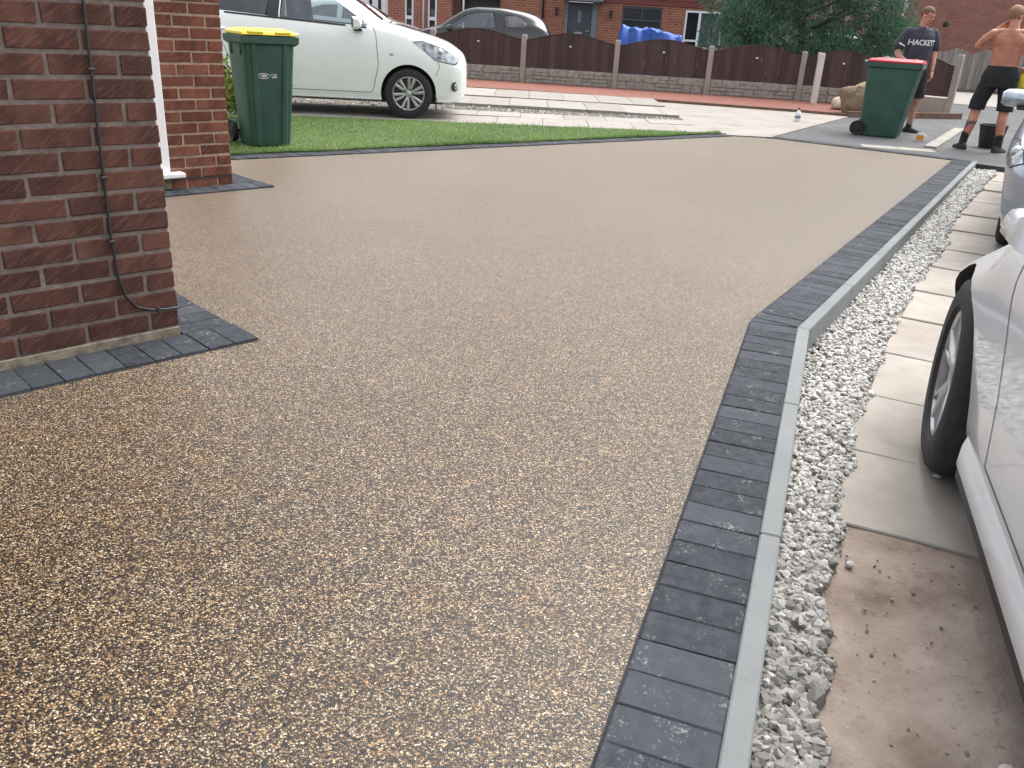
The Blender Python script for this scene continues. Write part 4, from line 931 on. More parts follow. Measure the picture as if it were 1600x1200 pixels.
for i, (a, b) in enumerate(zip(fp, fp[1:])):
    d = b-a; L = d.length-.11; ang = math.atan2(d.y, d.x); d.normalize(); s0 = a + d*.055
    # stone faced base: two courses of irregular raised stones, one casting
    bm = bmesh.new(); box(bm, 0, L, -.02, .02, 0, .31)
    if i < 7:
        for row, (za, zb) in enumerate(((.01, .155), (.16, .30))):
            x = .01
            while x < L-.03:
                l = min(random.uniform(.16, .48), L-.01-x); zm_ = zb if random.random() < .6 else (za+zb)/2
                box(bm, x, x+l-.012, -.034-random.uniform(0, .012), -.015, za+.004, zm_-.004, .008)
                if zm_ < zb: box(bm, x, x+l-.012, -.034-random.uniform(0, .012), -.015, zm_+.004, zb-.004, .008)
                x += l
    o = obj('base_panel', bm, M['gboard'] if i < 7 else M['post'], fence); o.location = (s0.x, s0.y, .02 if i < 7 else .0); o.rotation_euler = (0, 0, ang)
    pn = bpy.data.objects.new('panel', None); C.objects.link(pn); pn.parent = fence; pn.location = (s0.x, s0.y, .335); pn.rotation_euler = (0, 0, ang)
    n = max(6, round(L/.128)); bw = L/n
    def top(x): return .555 + .165*math.sin(math.pi*min(1, max(0, x/L)))**1.25 
    for k in range(n):
        x0_, x1_ = k*bw+.001, (k+1)*bw-.001; bm = bmesh.new(); fl = []
        for y in (-.012 - .004*(k % 2), .0):
            fl.append([bm.verts.new((x, y, z)) for x, z in ((x0_, 0), (x1_, 0), (x1_, top(x1_)), ((x0_+x1_)/2, top((x0_+x1_)/2)), (x0_, top(x0_)))])
        bm.faces.new(fl[0]); bm.faces.new(fl[1][::-1])
        for q in range(5): bm.faces.new((fl[0][q], fl[1][q], fl[1][(q+1)%5], fl[0][(q+1)%5]))
        obj('board', fixn(bm), M['fence'], pn)
    rr = [[Vector((L*k/16, y, top(L*k/16)+z)) for y, z in ((-.024, -.006), (.012, -.006), (.012, .014), (-.024, .014))] for k in range(17)]
    obj('capping', fixn(loft(bmesh.new(), rr)), M['fence'], pn)
    if i < 7: obj('tag', B(L*.5-.022, L*.5+.022, -.024, -.0165, .46, .49), M['printwhite'], pn)
    if i in (4, 5):
        for q in range(5):
            x, z, l = random.uniform(.2, L-.2), random.uniform(.08, .42), random.uniform(.03, .10); obj('scratch', B(x, x+.007, -.0178, -.0165, z, z+l), M['pale_kerb'], pn)
wp = ground(1270, 164)
pw = thing('post', 'separate white painted concrete post standing just in front of the fence', 'post', (wp.x, wp.y, 0))
bm = bmesh.new(); loft(bm, [[Vector((x*s, y*s, z)) for x, y in ((-.055,-.05), (.055,-.05), (.055,.05), (-.055,.05))] for s, z in ((1, -.05), (1, .97), (.8, .99))]); obj('shaft', fixn(bm), M['post_white'], pw)
obj('top_notch', B(-.07, -.03, -.045, .045, .90, 1.0, .006), M['post_white'], pw)
def rock(name, label, p, size, m, seed):
    random.seed(seed); bm = bmesh.new(); bmesh.ops.create_icosphere(bm, subdivisions=3, radius=1)
    from mathutils import noise as ns
    for v in bm.verts:
        n_ = ns.noise(v.co*1.3 + Vector((seed, 0, 0)))*.35 + ns.noise(v.co*3.1 + Vector((0, seed, 0)))*.14; v.co *= 1 + n_; v.co = Vector((v.co.x*size[0], v.co.y*size[1], v.co.z*size[2]))
    o = obj(name, mesh_of(bm, 'rock', True, 38), m); o.location = p; tag(o, label, 'rock'); return o
p = ground(1346, 188); rock('boulder', 'large ochre boulder on the red gravel behind the red lidded bin', (p.x+.28, p.y+1.0, .24), (.36, .28, .34), M['rock'], 3)
p = ground(1311, 174); rock('stone', 'small round pale stone lying on the red gravel beside the boulder', (p.x, p.y, .13), (.17, .15, .15), M['rock_pale'], 11)

# ------------------------------------------------------------------ houses behind
HP = Vector((0, 30, 0)); HPN = Vector((.1, 1, 0)).normalized(); hang = math.atan2(-.1, 1)
def fac(px, py):
    q = on_plane(px, py, HP, HPN); return (q - HP).dot(Vector((math.cos(hang), math.sin(hang), 0))), q.z
def house(name, label): 
    return thing(name, label, 'house', HP, hang)
ha = house('house', 'red brick house with grey front door, blue tarp in front and red board cladding above')
xL, _ = fac(782, 5); xR = 7.4
d0, d1x = fac(884, 5)[0], fac(936, 5)[0]; wx0, wx1 = fac(973, 12)[0], fac(1036, 12)[0]; fx0, fx1 = fac(1072, 17)[0], fac(1131, 20)[0]
def wall_with_holes(parent, x0, x1, z0, z1, holes, m, th=.25):
    xs = sorted({x0, x1, *[h[0] for h in holes], *[h[1] for h in holes]}); bm = bmesh.new()
    for a, b in zip(xs, xs[1:]):
        hh = [h for h in holes if h[0] <= a+1e-6 and h[1] >= b-1e-6]
        segs = [(z0, z1)]
        for h in hh: segs = [s for q in segs for s in ((q[0], min(q[1], h[2])), (max(q[0], h[3]), q[1])) if s[1]-s[0] > .01]
        for s_ in segs: box(bm, a, b, 0, th, s_[0], s_[1])
    return obj('wall', bm, m, parent)
wall_with_holes(ha, xL, xR, -.05, 1.975, [(d0, d1x, -.05, 1.975), (wx0, wx1, .95, 1.93), (fx0, fx1, .78, 1.90)], M['wall_a'])
obj('wall', B(xL, 2.25, 0, .25, 1.977, 5.2), M['wall_a'], ha)
for k in range(20): obj('cladding_board', B(2.26, xR, -.03+.002*(k % 2), .02, 1.98+k*.16, 2.132+k*.16, .006), M['cladding'], ha)
obj('wall', B(2.252, xR, .021, .25, 1.977, 5.2), M['wall_a'], ha)
rf = bmesh.new(); loft(rf, [[Vector((x, y, z)) for y, z in ((-.5, 5.15), (4, 7.6), (8.5, 5.15), (8.5, 5.0), (4, 7.4), (-.5, 5.0))] for x in (-9, 7.8)]); obj('roof', fixn(rf), M['roof'], ha)
obj('door_frame', B(d0, d0+.10, .02, .14, 0, 1.97, .008), M['upvc_mid'], ha); obj('door_frame', B(d1x-.20, d1x, .02, .14, 0, 1.97, .008), M['upvc_mid'], ha)
dd = obj('door', B(d0+.102, d1x-.202, .05, .11, 0, 1.96, .01), M['upvc_grey'], ha)
dm = (d0+d1x-.1)/2
obj('pane', B(dm-.07, dm+.05, .040, .052, 1.35, 1.72, .006), M['upvc_mid'], dd); obj('letter_plate', B(dm-.15, dm+.11, .036, .052, 1.02, 1.08, .006), M['alloy'], dd); obj('handle', B(dm+.22, dm+.34, .0, .05, 1.10, 1.13, .006), M['alloy'], dd)
obj('canopy', B(d0-.05, 2.24, -.55, .0, 1.985, 2.16, .01), M['upvc_mid'], ha)
for x in (d0-.28, d1x+.42): 
    lt = obj('wall_light', B(x-.04, x+.04, -.10, -.002, 1.55, 1.78, .012), M['blackplastic'], ha)
wn_ = obj('window', B(wx0, wx1, .03, .10, 1.86, 1.93, .006), M['upvc_grey'], ha)
for a, b, c, d in ((wx0, wx0+.06, .95, 1.86), (wx1-.06, wx1, .95, 1.86), (wx0+.06, wx1-.06, .95, 1.02), (wx0+.06, wx1-.06, 1.50, 1.56), ((wx0+wx1)/2-.03, (wx0+wx1)/2+.03, 1.56, 1.86)): obj('frame', B(a, b, .031, .10, c, d, .006), M['upvc_grey'], wn_)
obj('pane', B(wx0+.05, wx1-.05, .07, .08, 1.0, 1.88), M['pane'], wn_)
for x in (wx0+.16, wx1-.24): obj('curtain', B(x-.08, x+.12, .13, .16, 1.0, 1.88), M['pale_kerb'], wn_)
w3 = obj('window', B(fx0, fx1, -.02, .06, 1.84, 1.90, .006), M['upvc'], ha)
for a, b, c, d in ((fx0, fx0+.06, .78, 1.84), (fx1-.05, fx1, .78, 1.84), (fx0+.42, fx0+.50, .78, 1.84), (fx0+.06, fx0+.42, .98, 1.04), (fx0+.06, fx1-.05, .78, .84)): obj('frame', B(a, b, -.021, .06, c, d, .006), M['upvc'], w3)
obj('pane', B(fx0+.05, fx0+.43, .02, .03, .84, 1.85), M['pane'], w3); obj('pane', B(fx0+.49, fx1-.04, .02, .03, .80, 1.85), M['film'], w3)
obj('drainpipe', mesh_of(tube(bmesh.new(), [(d0-.72, -.06, 0), (d0-.72, -.06, 5)], .035, 10), 'pipe', True), M['blackplastic'], ha)
# recessed dark garage and the house at its left
gx0 = fac(718, 4)[0]
gdoor = obj('garage_door', B(gx0+.002, xL-.002, .9, .95, 0, 1.98, .01), M['upvc_grey'], ha)
for k in range(4): obj('door_panel', B(gx0+.08, xL-.08, .885, .9, .08+k*.47, .49+k*.47, .008), M['upvc_grey'], gdoor)
obj('lintel', B(gx0, xL, .0, 1.2, 1.985, 5.2), M['wall_dark'], ha)
hb = house('house', 'bright red brick house with tall narrow white framed windows and white drainpipe')
bx0, bx1 = fac(606, 10)[0], fac(706, 4)[0]
w1a, w1b = fac(633, 10)[0], fac(646, 10)[0]; w2a, w2b = fac(669, 10)[0], fac(682.5, 10)[0]
wall_with_holes(hb, bx0, bx1, -.05, 5.2, [(w1a, w1b, .55, 2.1), (w2a, w2b, .55, 2.1)], M['wall_b'])
obj('wall', B(bx1+.002, gx0-.003, .25, .6, -.05, 5.2), M['wall_dark'], hb)
for a, b in ((w1a, w1b), (w2a, w2b)):
    w_ = obj('window', B(a, a+.045, -.01, .08, .55, 2.1, .004), M['upvc'], hb); obj('frame', B(b-.055, b, -.01, .08, .55, 2.1, .004), M['upvc'], w_); obj('frame', B(a+.045, b-.055, -.011, .08, 1.16, 1.27, .004), M['upvc'], w_); obj('pane', B(a+.04, b-.05, .04, .05, .56, 2.09), M['pane'], w_)
px_ = fac(662, 10)[0]; obj('drainpipe', mesh_of(tube(bmesh.new(), [(px_, -.05, 0), (px_, -.05, 5)], .032, 10), 'pipe', True), M['upvc'], hb)
obj('garage_wall', B(bx0-2.6, bx0-.004, .3, .5, 2.2, 5.2), M['wall_b'], hb)
gd = obj('garage_door', B(bx0-2.6, bx0-.004, .10, .16, 0, 2.198, .01), M['upvc'], hb)
for px in (578, 592): x = fac(px, 10)[0]; obj('pane', B(x-.05, x+.05, .085, .105, 1.35, 1.85), M['pane'], gd)
hc = thing('house', 'large plain brick gable wall of the house beyond the grey timber fence', 'house', (13.62, 34, 0), R(-4))
obj('wall', B(0, 11, 0, 6, -.05, 6.5), M['wall_c'], hc); obj('bargeboard', B(-.10, -.004, -.05, .08, .3, 6.5, .01), M['upvc'], hc)
rf = bmesh.new(); loft(rf, [[Vector((x, y, z)) for x, z in ((-.5, 6.4), (5.5, 9.4), (11.5, 6.4), (11.5, 6.52), (5.5, 9.6), (-.5, 6.52))] for y in (-.3, 6.3)]); obj('roof', fixn(rf), M['roof'], hc)
vp = on_plane(1476, 38, (0, 34, 0), Vector((0, 1, 0))); bm = bmesh.new(); lathe(bm, [(0, -.09), (.09, -.08), (.11, 0)], 16, 'y'); o = obj('vent', fixn(bm), M['blackplastic'], hc); o.location = (vp.x-13.62, -.02+.07, vp.z)
hd = thing('house', 'distant tan house with white window and slate panel, beyond the conifer', 'house', (12.0, 46, 0), 0)
obj('wall', B(0, 9, 0, 6, 2.25, 6), M['wall_tan'], hd); obj('wall', B(.0, 9, .02, 6, 0, 2.248), M['wall_slate'], hd)
q0, q1 = on_plane(1396, 0, (0, 46, 0), Vector((0, 1, 0))), on_plane(1414, 22, (0, 46, 0), Vector((0, 1, 0)))
wq = obj('window', B(q0.x-12-.12, q1.x-12+.12, -.06, .02, q1.z-.12, 4.2, .01), M['upvc'], hd); obj('pane', B(q0.x-12+.05, q1.x-12-.03, -.075, -.058, q1.z+.06, 4.0), M['pane'], wq)
vq = on_plane(1406, 26, (0, 46, 0), Vector((0, 1, 0))); obj('meter_box', B(vq.x-12-.35, vq.x-12+.1, -.08, .015, 1.55, 1.95, .01), M['upvc'], hd)
rf = bmesh.new(); loft(rf, [[Vector((x, y, z)) for y, z in ((-.5, 5.9), (3, 8), (6.5, 5.9), (6.5, 6.05), (3, 8.2), (-.5, 6.05))] for x in (-.3, 9.3)]); obj('roof', fixn(rf), M['roof'], hd)
# grey weathered board fence and the pale yard in front of it
gf = thing('fence', 'weathered grey vertical board fence below the brick gable', 'fence', (12.0, 28.4, 0), R(-6))
for k in range(36):
    hgt = 1.18 + .06*math.sin(k*1.1) + random.uniform(-.03, .03); bm = bmesh.new(); box(bm, k*.152, k*.152+.146, -.012-.014*(k % 2), .004, .08, hgt, .004); obj('board', bm, M['timber_grey'], gf)
obj('rail', B(0, 5.5, .005, .06, .85, .93), M['timber_grey'], gf); obj('rail', B(0, 5.5, .005, .06, .3, .38), M['timber_grey'], gf); obj('base', B(0, 5.5, -.03, .03, 0, .078), M['grit'], gf)
sheet('yard', [(10.0, 21.6), (12.3, 20.6), (20, 24), (20, 28.2), (11.0, 28.4)], -.15, .006, M['apron'])
# blue tarpaulin over a stack
q0, q1 = on_plane(968, 40, (0, 26.5, 0), Vector((0, 1, 0))), on_plane(1068, 58, (0, 26.5, 0), Vector((0, 1, 0)))
bm = bmesh.new(); gv = []; LX = q1.x-q0.x
for i in range(49):
    row = []; u_ = i/48; x = LX*u_
    tz = 1.36 - .20*u_ - .03*math.sin(u_*9)
    for j in range(15):
        v = j/14*2-1; k = max(0, abs(v)-.42)/.58
        z = tz*(1-k**.8) + .02*k; from mathutils import noise as ns_; cz = ns_.noise(Vector((u_*9+v*1.6, v*.8, 0)))*.22 + abs(ns_.noise(Vector((u_*17-v*2.5, 3+v, 1))))*.16; y = v*.55 + cz*(.25+k) * (1 if v < 0 else -1)
        e = max(0, (abs(u_-.5)-.46)/.04); z = z*(1-.3*e); z += .07*ns_.noise(Vector((u_*11, v*3, 5)))*(1-k*.5)
        row.append(bm.verts.new((x, y, max(.0, z))))
    gv.append(row)
for i in range(48):
    for j in range(14): bm.faces.new((gv[i][j], gv[i+1][j], gv[i+1][j+1], gv[i][j+1]))
bm.faces.new([r_ for r_ in gv[0]]); bm.faces.new([r_ for r_ in gv[-1]][::-1])
tp = obj('tarpaulin', mesh_of(fixn(bm), 'tarp', True, 50), M['tarp']); tp.location = (q0.x, 26.5, 0); tag(tp, 'creased blue tarpaulin thrown over a low stack in front of the house', 'tarpaulin')

# ------------------------------------------------------------------ trees and shrubs
def foliage(name, blobs, n, leaf, m, droop=.0, aspect=3.0, up=.6, parent=None, seed=1):
    """many small leaf faces in clumps; blobs: (centre, radii)"""
    g_ = np.random.default_rng(seed); V = np.zeros((n, 4, 3)); T = np.zeros(n)
    vol = np.array([b[1][0]*b[1][1]*b[1][2] for b in blobs]); pick = g_.choice(len(blobs), n, p=vol/vol.sum())
    for i in range(n):
        c, rad = blobs[pick[i]]; d = g_.normal(size=3); d /= np.linalg.norm(d); k = g_.random()**.33; k = .55+.45*k if g_.random() < .8 else k
        p = np.array(c) + d*np.array(rad)*k
        o = d*.8 + np.array([0, 0, up]) + g_.normal(0, .35, 3); o /= np.linalg.norm(o); s = np.cross(o, g_.normal(size=3)); s /= np.linalg.norm(s)
        L = leaf*g_.uniform(.6, 1.4); w = L/aspect
        V[i] = [p, p + o*L*.5 + s*w*.5, p + o*L, p + o*L*.5 - s*w*.5]
        T[i] = np.clip(.45 + g_.normal(0, .18), 0, 1)
    me = bpy.data.meshes.new(name); me.from_pydata(V.reshape(-1, 3).tolist(), [], np.arange(n*4).reshape(n, 4).tolist())
    me.attributes.new('tone', 'FLOAT', 'POINT').data.foreach_set('value', np.repeat(T, 4)); return obj(name, me, m, parent)
tc = Vector((6.05, 20.9, 0))
tree = thing('conifer_tree', 'big dark green conifer spreading above the brown fence', 'tree', tc)
tr = bmesh.new(); tube(tr, [(0, 0, -.1), (.05, 0, .8), (.0, .05, 2), (.05, 0, 4.6)], [.16, .14, .11, .02], 10); g2 = np.random.default_rng(5); blobs = []
obj('trunk', mesh_of(tr, 'trunk', True), M['bark'], tree)
for k in range(46):
    z = g2.uniform(.55, 4.6); a = g2.uniform(0, 6.28); rr = (2.15 if z < 2.4 else 2.15*(5.2-z)/2.8)*g2.uniform(.45, 1.0)
    e = np.array([math.cos(a)*rr*1.0, math.sin(a)*rr*.75, z]); 
    br = bmesh.new(); tube(br, [(0, 0, max(.3, z-.7)), (e[0]*.5, e[1]*.5, z-.35), tuple(e)], [.045, .028, .008], 6); obj('limb', mesh_of(br, 'limb', True), M['bark'], tree)
    for q in range(3):
        o_ = g2.normal(0, .22, 3); s_ = g2.uniform(.26, .46); blobs.append((e + o_, (s_*1.0, s_*1.0, s_*1.25)))
for k in range(14): blobs.append((np.array([-1.85+.29*k + g2.normal(0, .08), -1.0+g2.normal(0, .25), g2.uniform(.75, 1.4)]), (.34, .34, .40)))
for k in range(16): blobs.append((np.array([-1.7+.24*k + g2.normal(0, .08), -.7+g2.normal(0, .25), g2.uniform(1.3, 2.1)]), (.34, .34, .42)))
foliage('crown', blobs, 120000, .085, M['conifer'], aspect=4.2, up=.75, parent=tree, seed=2)
sh = thing('shrub', 'variegated yellow and green shrub beside the house wall, behind the bin', 'shrub', (ground(377, 191).x, ground(377, 191).y, .022))
bl = [(np.array([g2.normal(0, .14), g2.normal(0, .14), g2.uniform(.12, .55)]), (.16, .16, .15)) for _ in range(14)]
foliage('leaves', bl, 2600, .055, M['shrub'], aspect=1.9, up=.3, parent=sh, seed=8)
bm = bmesh.new()
for k in range(7): tube(bm, [(0, 0, 0), (g2.normal(0, .05), g2.normal(0, .05), .2), (g2.normal(0, .14), g2.normal(0, .14), .5)], [.008, .006, .003], 5)
obj('stems', bm, M['bark'], sh)
lp = on_plane(1392, 66, (0, 33, 0), Vector((0, 1, 0)))
ls = thing('shrub', 'lime green shrub in front of the tan house', 'shrub', (lp.x, 33, 0))
bl = [(np.array([g2.normal(0, .28), g2.normal(0, .3), g2.uniform(.4, 1.9)]), (.34, .34, .3)) for _ in range(18)]
foliage('leaves', bl, 7000, .13, M['limeleaf'], aspect=1.8, up=.3, parent=ls, seed=9)
bm = bmesh.new()
for k in range(6): tube(bm, [(0, 0, -.02), (g2.normal(0, .15), g2.normal(0, .15), .7), (g2.normal(0, .5), g2.normal(0, .4), 1.6)], [.04, .03, .01], 5)
obj('stems', bm, M['bark'], ls)
lpz = on_plane(1376, 60, (0, 27, 0), Vector((0, 1, 0)))
lpst = thing('lamp_post', 'thin dark lamp post standing behind the conifer', 'lamp post', (lpz.x, 27, 0)); obj('column', mesh_of(tube(bmesh.new(), [(0, 0, -.05), (0, 0, 4.5), (.1, 0, 4.7), (.6, 0, 4.8)], [.07, .055, .05, .045], 10), 'column', True), M['post'], lpst); obj('lantern', B(.5, .95, -.1, .1, 4.76, 4.86, .02), M['alloy'], lpst)

# ------------------------------------------------------------------ small things
bt = ground(1245, 191)
b_ = thing('bottle', 'white plastic bottle with a dark cap standing on the pale apron', 'bottle', (bt.x, bt.y, .012))
bm = bmesh.new(); lathe(bm, [(0, 0), (.042, 0), (.046, .01), (.046, .11), (.040, .14), (.018, .165), (.016, .18), (0, .18)], 20, 'z'); obj('body', mesh_of(fixn(bm), 'bottle', True, 50), M['bottle'], b_)
bm = bmesh.new(); lathe(bm, [(.0, .205), (.018, .205), (.0185, .178), (0, .178)], 16, 'z'); obj('cap', fixn(bm), M['blackplastic'], b_); bm = bmesh.new(); lathe(bm, [(.0468, .05), (.0468, .09)], 20, 'z'); obj('print', bm, M['upvc_mid'], b_)
mp_ = ground(1436, 221); mg = thing('mug', 'white mug with an orange print standing on the road', 'mug', (mp_.x, mp_.y, -.004), R(60))
bm = bmesh.new(); lathe(bm, [(0, 0), (.042, 0), (.047, .008), (.047, .118), (.043, .118), (.042, .012), (0, .012)], 24, 'z'); obj('body', mesh_of(fixn(bm), 'mug', True, 40), M['mug'], mg)
bm = bmesh.new(); tube(bm, [(.045+.035*math.sin(a), 0, .06+.035*math.cos(a)*-1) for a in [k*math.pi/8 for k in range(9)]], .008, 8); o = obj('handle', mesh_of(bm, 'handle', True), M['mug'], mg); o.rotation_euler = (0, 0, R(-75))
bm = bmesh.new(); rr = [[Vector((.0476*math.cos(R(a)), .0476*math.sin(R(a)), z)) for a in range(120, 261, 10)] for z in (.025, .09)]; loft(bm, rr, False, False); obj('print', bm, M['orange'], mg)
tb = ground(373, 223); tu = thing('tub', 'small white plastic tub on the lawn at the foot of the brick wall', 'tub', (tb.x-.02, tb.y+.05, .023))
bm = bmesh.new(); lathe(bm, [(0, 0), (.042, 0), (.052, .10), (.048, .10), (.04, .008), (0, .008)], 20, 'z'); obj('body', mesh_of(fixn(bm), 'tub', True, 40), M['mug'], tu); obj('print', B(-.01, .012, -.052, -.046, .04, .06), M['upvc_grey'], tu)
bk = ground(1548, 232); bu = thing('bucket', 'black builders bucket standing on the road between the bare backed man\'s feet', 'bucket', (bk.x+.03, bk.y+.12, -.004))
bm = bmesh.new(); lathe(bm, [(0, 0), (.125, 0), (.13, .01), (.172, .285), (.185, .288), (.185, .30), (.165, .30), (.12, .012), (0, .012)], 32, 'z'); obj('body', mesh_of(fixn(bm), 'bucket', True, 40), M['blackplastic'], bu)
bm = bmesh.new(); tube(bm, [(.18*math.cos(a), .18*math.sin(a)*.35-.06*math.sin(a), .29-.10*math.sin(a)) for a in [k*math.pi/12 for k in range(13)]], .004, 6); obj('handle', bm, M['alloy'], bu)

# ------------------------------------------------------------------ people
def ell(c, ax, ay, n=16): return [Vector(c) + Vector(ax)*math.cos(2*math.pi*k/n) + Vector(ay)*math.sin(2*math.pi*k/n) for k in range(n)]
def limb(bm, pts, rads, n=14, flat=None):
    """tapered limb through joints, with rounded ends"""
    P = [Vector(p) for p in pts]; rings = []; prev = None
    def frame(t):
        nonlocal prev
        a = Vector((0, 1, 0)) if abs(t.y) < .8 else Vector((1, 0, 0))
        x = (prev - t*prev.dot(t)).normalized() if prev is not None else t.cross(a).normalized(); prev = x
        return x, t.cross(x)
    N = len(P); dense = []
    for i in range(N-1):
        p0, p1, p2, p3 = P[max(i-1, 0)], P[i], P[i+1], P[min(i+2, N-1)]
        for k in range(5):
            t = k/5; q = .5*((2*p1) + (-p0+p2)*t + (2*p0-5*p1+4*p2-p3)*t*t + (-p0+3*p1-3*p2+p3)*t**3); r_ = rads[i] + (rads[i+1]-rads[i])*t; dense.append((q, r_))
    dense.append((P[-1], rads[-1])); D0 = (dense[1][0]-dense[0][0]).normalized(); D1 = (dense[-1][0]-dense[-2][0]).normalized()
    x, y = frame(D0); r0 = dense[0][1]; rings.append(ell(dense[0][0]-D0*r0*.8, x*r0*.4, y*r0*.4, n))
    for i, (q, r_) in enumerate(dense):
        t = (dense[min(i+1, len(dense)-1)][0] - dense[max(i-1, 0)][0]).normalized(); x, y = frame(t); fx, fy = flat or (1, 1); rings.append(ell(q, x*r_*fx, y*r_*fy, n))
    x, y = frame(D1); r1_ = dense[-1][1]; rings.append(ell(dense[-1][0]+D1*r1_*.8, x*r1_*.4, y*r1_*.4, n)); loft(bm, rings)
def trouser(bm, pts, rads, n=18):
    P = [Vector(p) for p in pts]; loft(bm, [ell(p, (r_, 0, 0), (0, r_*1.02, 0), n) for p, r_ in zip(P, rads)])
def tors(bm, secs, n=20):
    loft(bm, [ell(c, (rx, 0, 0), (0, ry, 0), n) for c, rx, ry in secs])
def blob(bm, c, r_, rot=None):
    M4 = Matrix.Translation(c) @ (rot or Matrix.Identity(4)) @ Matrix.Diagonal((*r_, 1)); bmesh.ops.create_icosphere(bm, subdivisions=3, radius=1, matrix=M4)
def fuse(bm, voxel, smooth=3):
    me = mesh_of(fixn(bm), 'fuse'); o = bpy.data.objects.new('tmp', me); C.objects.link(o)
    a = o.modifiers.new('r', 'REMESH'); a.mode = 'VOXEL'; a.voxel_size = voxel; a.use_smooth_shade = True
    b = o.modifiers.new('s', 'SMOOTH'); b.factor = .5; b.iterations = smooth
    dg = bpy.context.evaluated_depsgraph_get(); dg.update(); r_ = bpy.data.meshes.new_from_object(o.evaluated_get(dg), depsgraph=dg); bpy.data.objects.remove(o, do_unlink=True); r_.shade_smooth(); return r_
def hand(bm, wrist, d, side, palm_n, curl=.5, s=1.0):
    """wrist point, pointing direction, thumb side vector, palm normal; five fingers of unequal length"""
    d, side, pn = Vector(d).normalized(), Vector(side).normalized(), Vector(palm_n).normalized(); w = Vector(wrist)
    limb(bm, [w, w+d*.045*s, w+d*.085*s], [.026*s, .034*s, .032*s], 12, (1, .62) if abs(d.cross(pn).dot(side)) > -1 else None)
    for k, (off, L) in enumerate(((.030, .072), (.010, .082), (-.010, .076), (-.029, .060))):
        b0 = w + d*.080*s + side*off*s; d1 = (d*math.cos(curl*.5) + pn*math.sin(curl*.5)); d2 = (d*math.cos(curl*1.3) + pn*math.sin(curl*1.3)); d3 = (d*math.cos(curl*2) + pn*math.sin(curl*2))
        limb(bm, [b0, b0+d1*L*.45*s, b0+d1*L*.45*s+d2*L*.32*s, b0+d1*L*.45*s+d2*L*.32*s+d3*L*.25*s], [.0105*s, .0098*s, .009*s, .008*s], 8)
    t0 = w + d*.025*s + side*.024*s; td = (d*.75 + side*.6 + pn*.25).normalized(); limb(bm, [t0, t0+td*.04*s, t0+td*.068*s+pn*.008*s], [.013*s, .0115*s, .0095*s], 8)
def head(bm, c, rot, s=1.0):
    Mx = Matrix.Translation(c) @ rot @ Matrix.Scale(s, 4)
    def b(cc, rr): blob(bm, (0, 0, 0), (1, 1, 1), None) if False else bmesh.ops.create_icosphere(bm, subdivisions=3, radius=1, matrix=Mx @ Matrix.Translation(cc) @ Matrix.Diagonal((*rr, 1)))
    b((0, -.012, .03), (.076, .096, .088)); b((0, .022, -.035), (.060, .068, .075)); b((0, .050, -.082), (.034, .034, .026)); b((0, .093, -.012), (.011, .018, .022)); b((0, .078, .012), (.010, .016, .028)); b((0, .068, .034), (.052, .022, .013))
    for sx in (-1, 1): b((sx*.077, -.004, -.010), (.010, .020, .032)); b((sx*.034, .066, -.022), (.020, .018, .018)); b((sx*.030, .072, .012), (.014, .010, .009))
    b((0, .082, -.055), (.022, .012, .006)); b((0, .080, -.066), (.018, .012, .006))
    return Mx
def hairmesh(Mx, m_len, seed):
    bm = bmesh.new(); bmesh.ops.create_icosphere(bm, subdivisions=4, radius=1, matrix=Matrix.Translation((0, -.014, .036)) @ Matrix.Diagonal((.081, .100, .091, 1)))
    g3 = np.random.default_rng(seed); kill = [v for v in bm.verts if (v.co.y > .030 and v.co.z < .072 - (v.co.y-.03)*.1) or (v.co.z < -.02 and v.co.y > -.05) or v.co.z < -.048 or (abs(v.co.x) > .06 and v.co.z < .012 and v.co.y > -.035)]
    bmesh.ops.delete(bm, geom=kill, context='VERTS')
    for v in bm.verts: v.co += v.normal*g3.uniform(-.001, .0045)
    r_ = bmesh.ops.solidify(bm, geom=bm.faces[:], thickness=.008); bm.transform(Mx); return mesh_of(bm, 'hair', True)
def eyes(Mx, parent):
    for sx in (-1, 1):
        bm = bmesh.new(); bmesh.ops.create_icosphere(bm, subdivisions=2, radius=1, matrix=Mx @ Matrix.Translation((sx*.030, .076, .004)) @ Matrix.Diagonal((.011, .007, .006, 1))); obj('eye', mesh_of(bm, 'eye', True), M['blackplastic'], parent)
def boot(parent, ankle, toe, m, sock=None, k=1.0):
    a = Vector(ankle); d = Vector(toe).normalized(); bm = bmesh.new(); s_ = Vector((d.y, -d.x, 0))
    rr = []
    for t, w, h in ((-.085, .030, .055), (-.06, .040, .085), (0, .043, .10), (.06, .044, .075), (.12, .048, .058), (.165, .042, .045), (.185, .025, .030)):
        c = Vector((a.x, a.y, 0)) + d*t; rr.append([c + s_*x*w*k + Vector((0, 0, z*h)) for x, z in ((-1, .0), (1, .0), (1.04, .35), (.75, .8), (.3, 1), (-.3, 1), (-.75, .8), (-1.04, .35))])
    loft(bm, rr); limb(bm, [(a.x, a.y, .06), (a.x-d.x*.012, a.y-d.y*.012, .15)], [.045*k, .047*k], 12)
    o = obj('boot', mesh_of(fixn(bm), 'boot', True, 45), m, parent)
    bm = bmesh.new(); rr = [[Vector((a.x, a.y, z)) + d*t + s_*w*q for t, w in ((-.09, 0), (-.07, .036), (.06, .046), (.13, .05), (.185, .026), (.195, 0), (.185, -.026), (.13, -.05), (.06, -.046), (-.07, -.036))] for q, z in ((1.0, .0), (1.03, .018))]
    loft(bm, rr); obj('sole', fixn(bm), M['rubber'], o)
    if sock:
        bm = bmesh.new(); limb(bm, [(a.x-d.x*.012, a.y-d.y*.012, .12), (a.x-d.x*.016, a.y-d.y*.016, .15 + sock[1])], [.046, .049], 14); obj('sock', mesh_of(fixn(bm), 'sock', True), sock[0], parent)

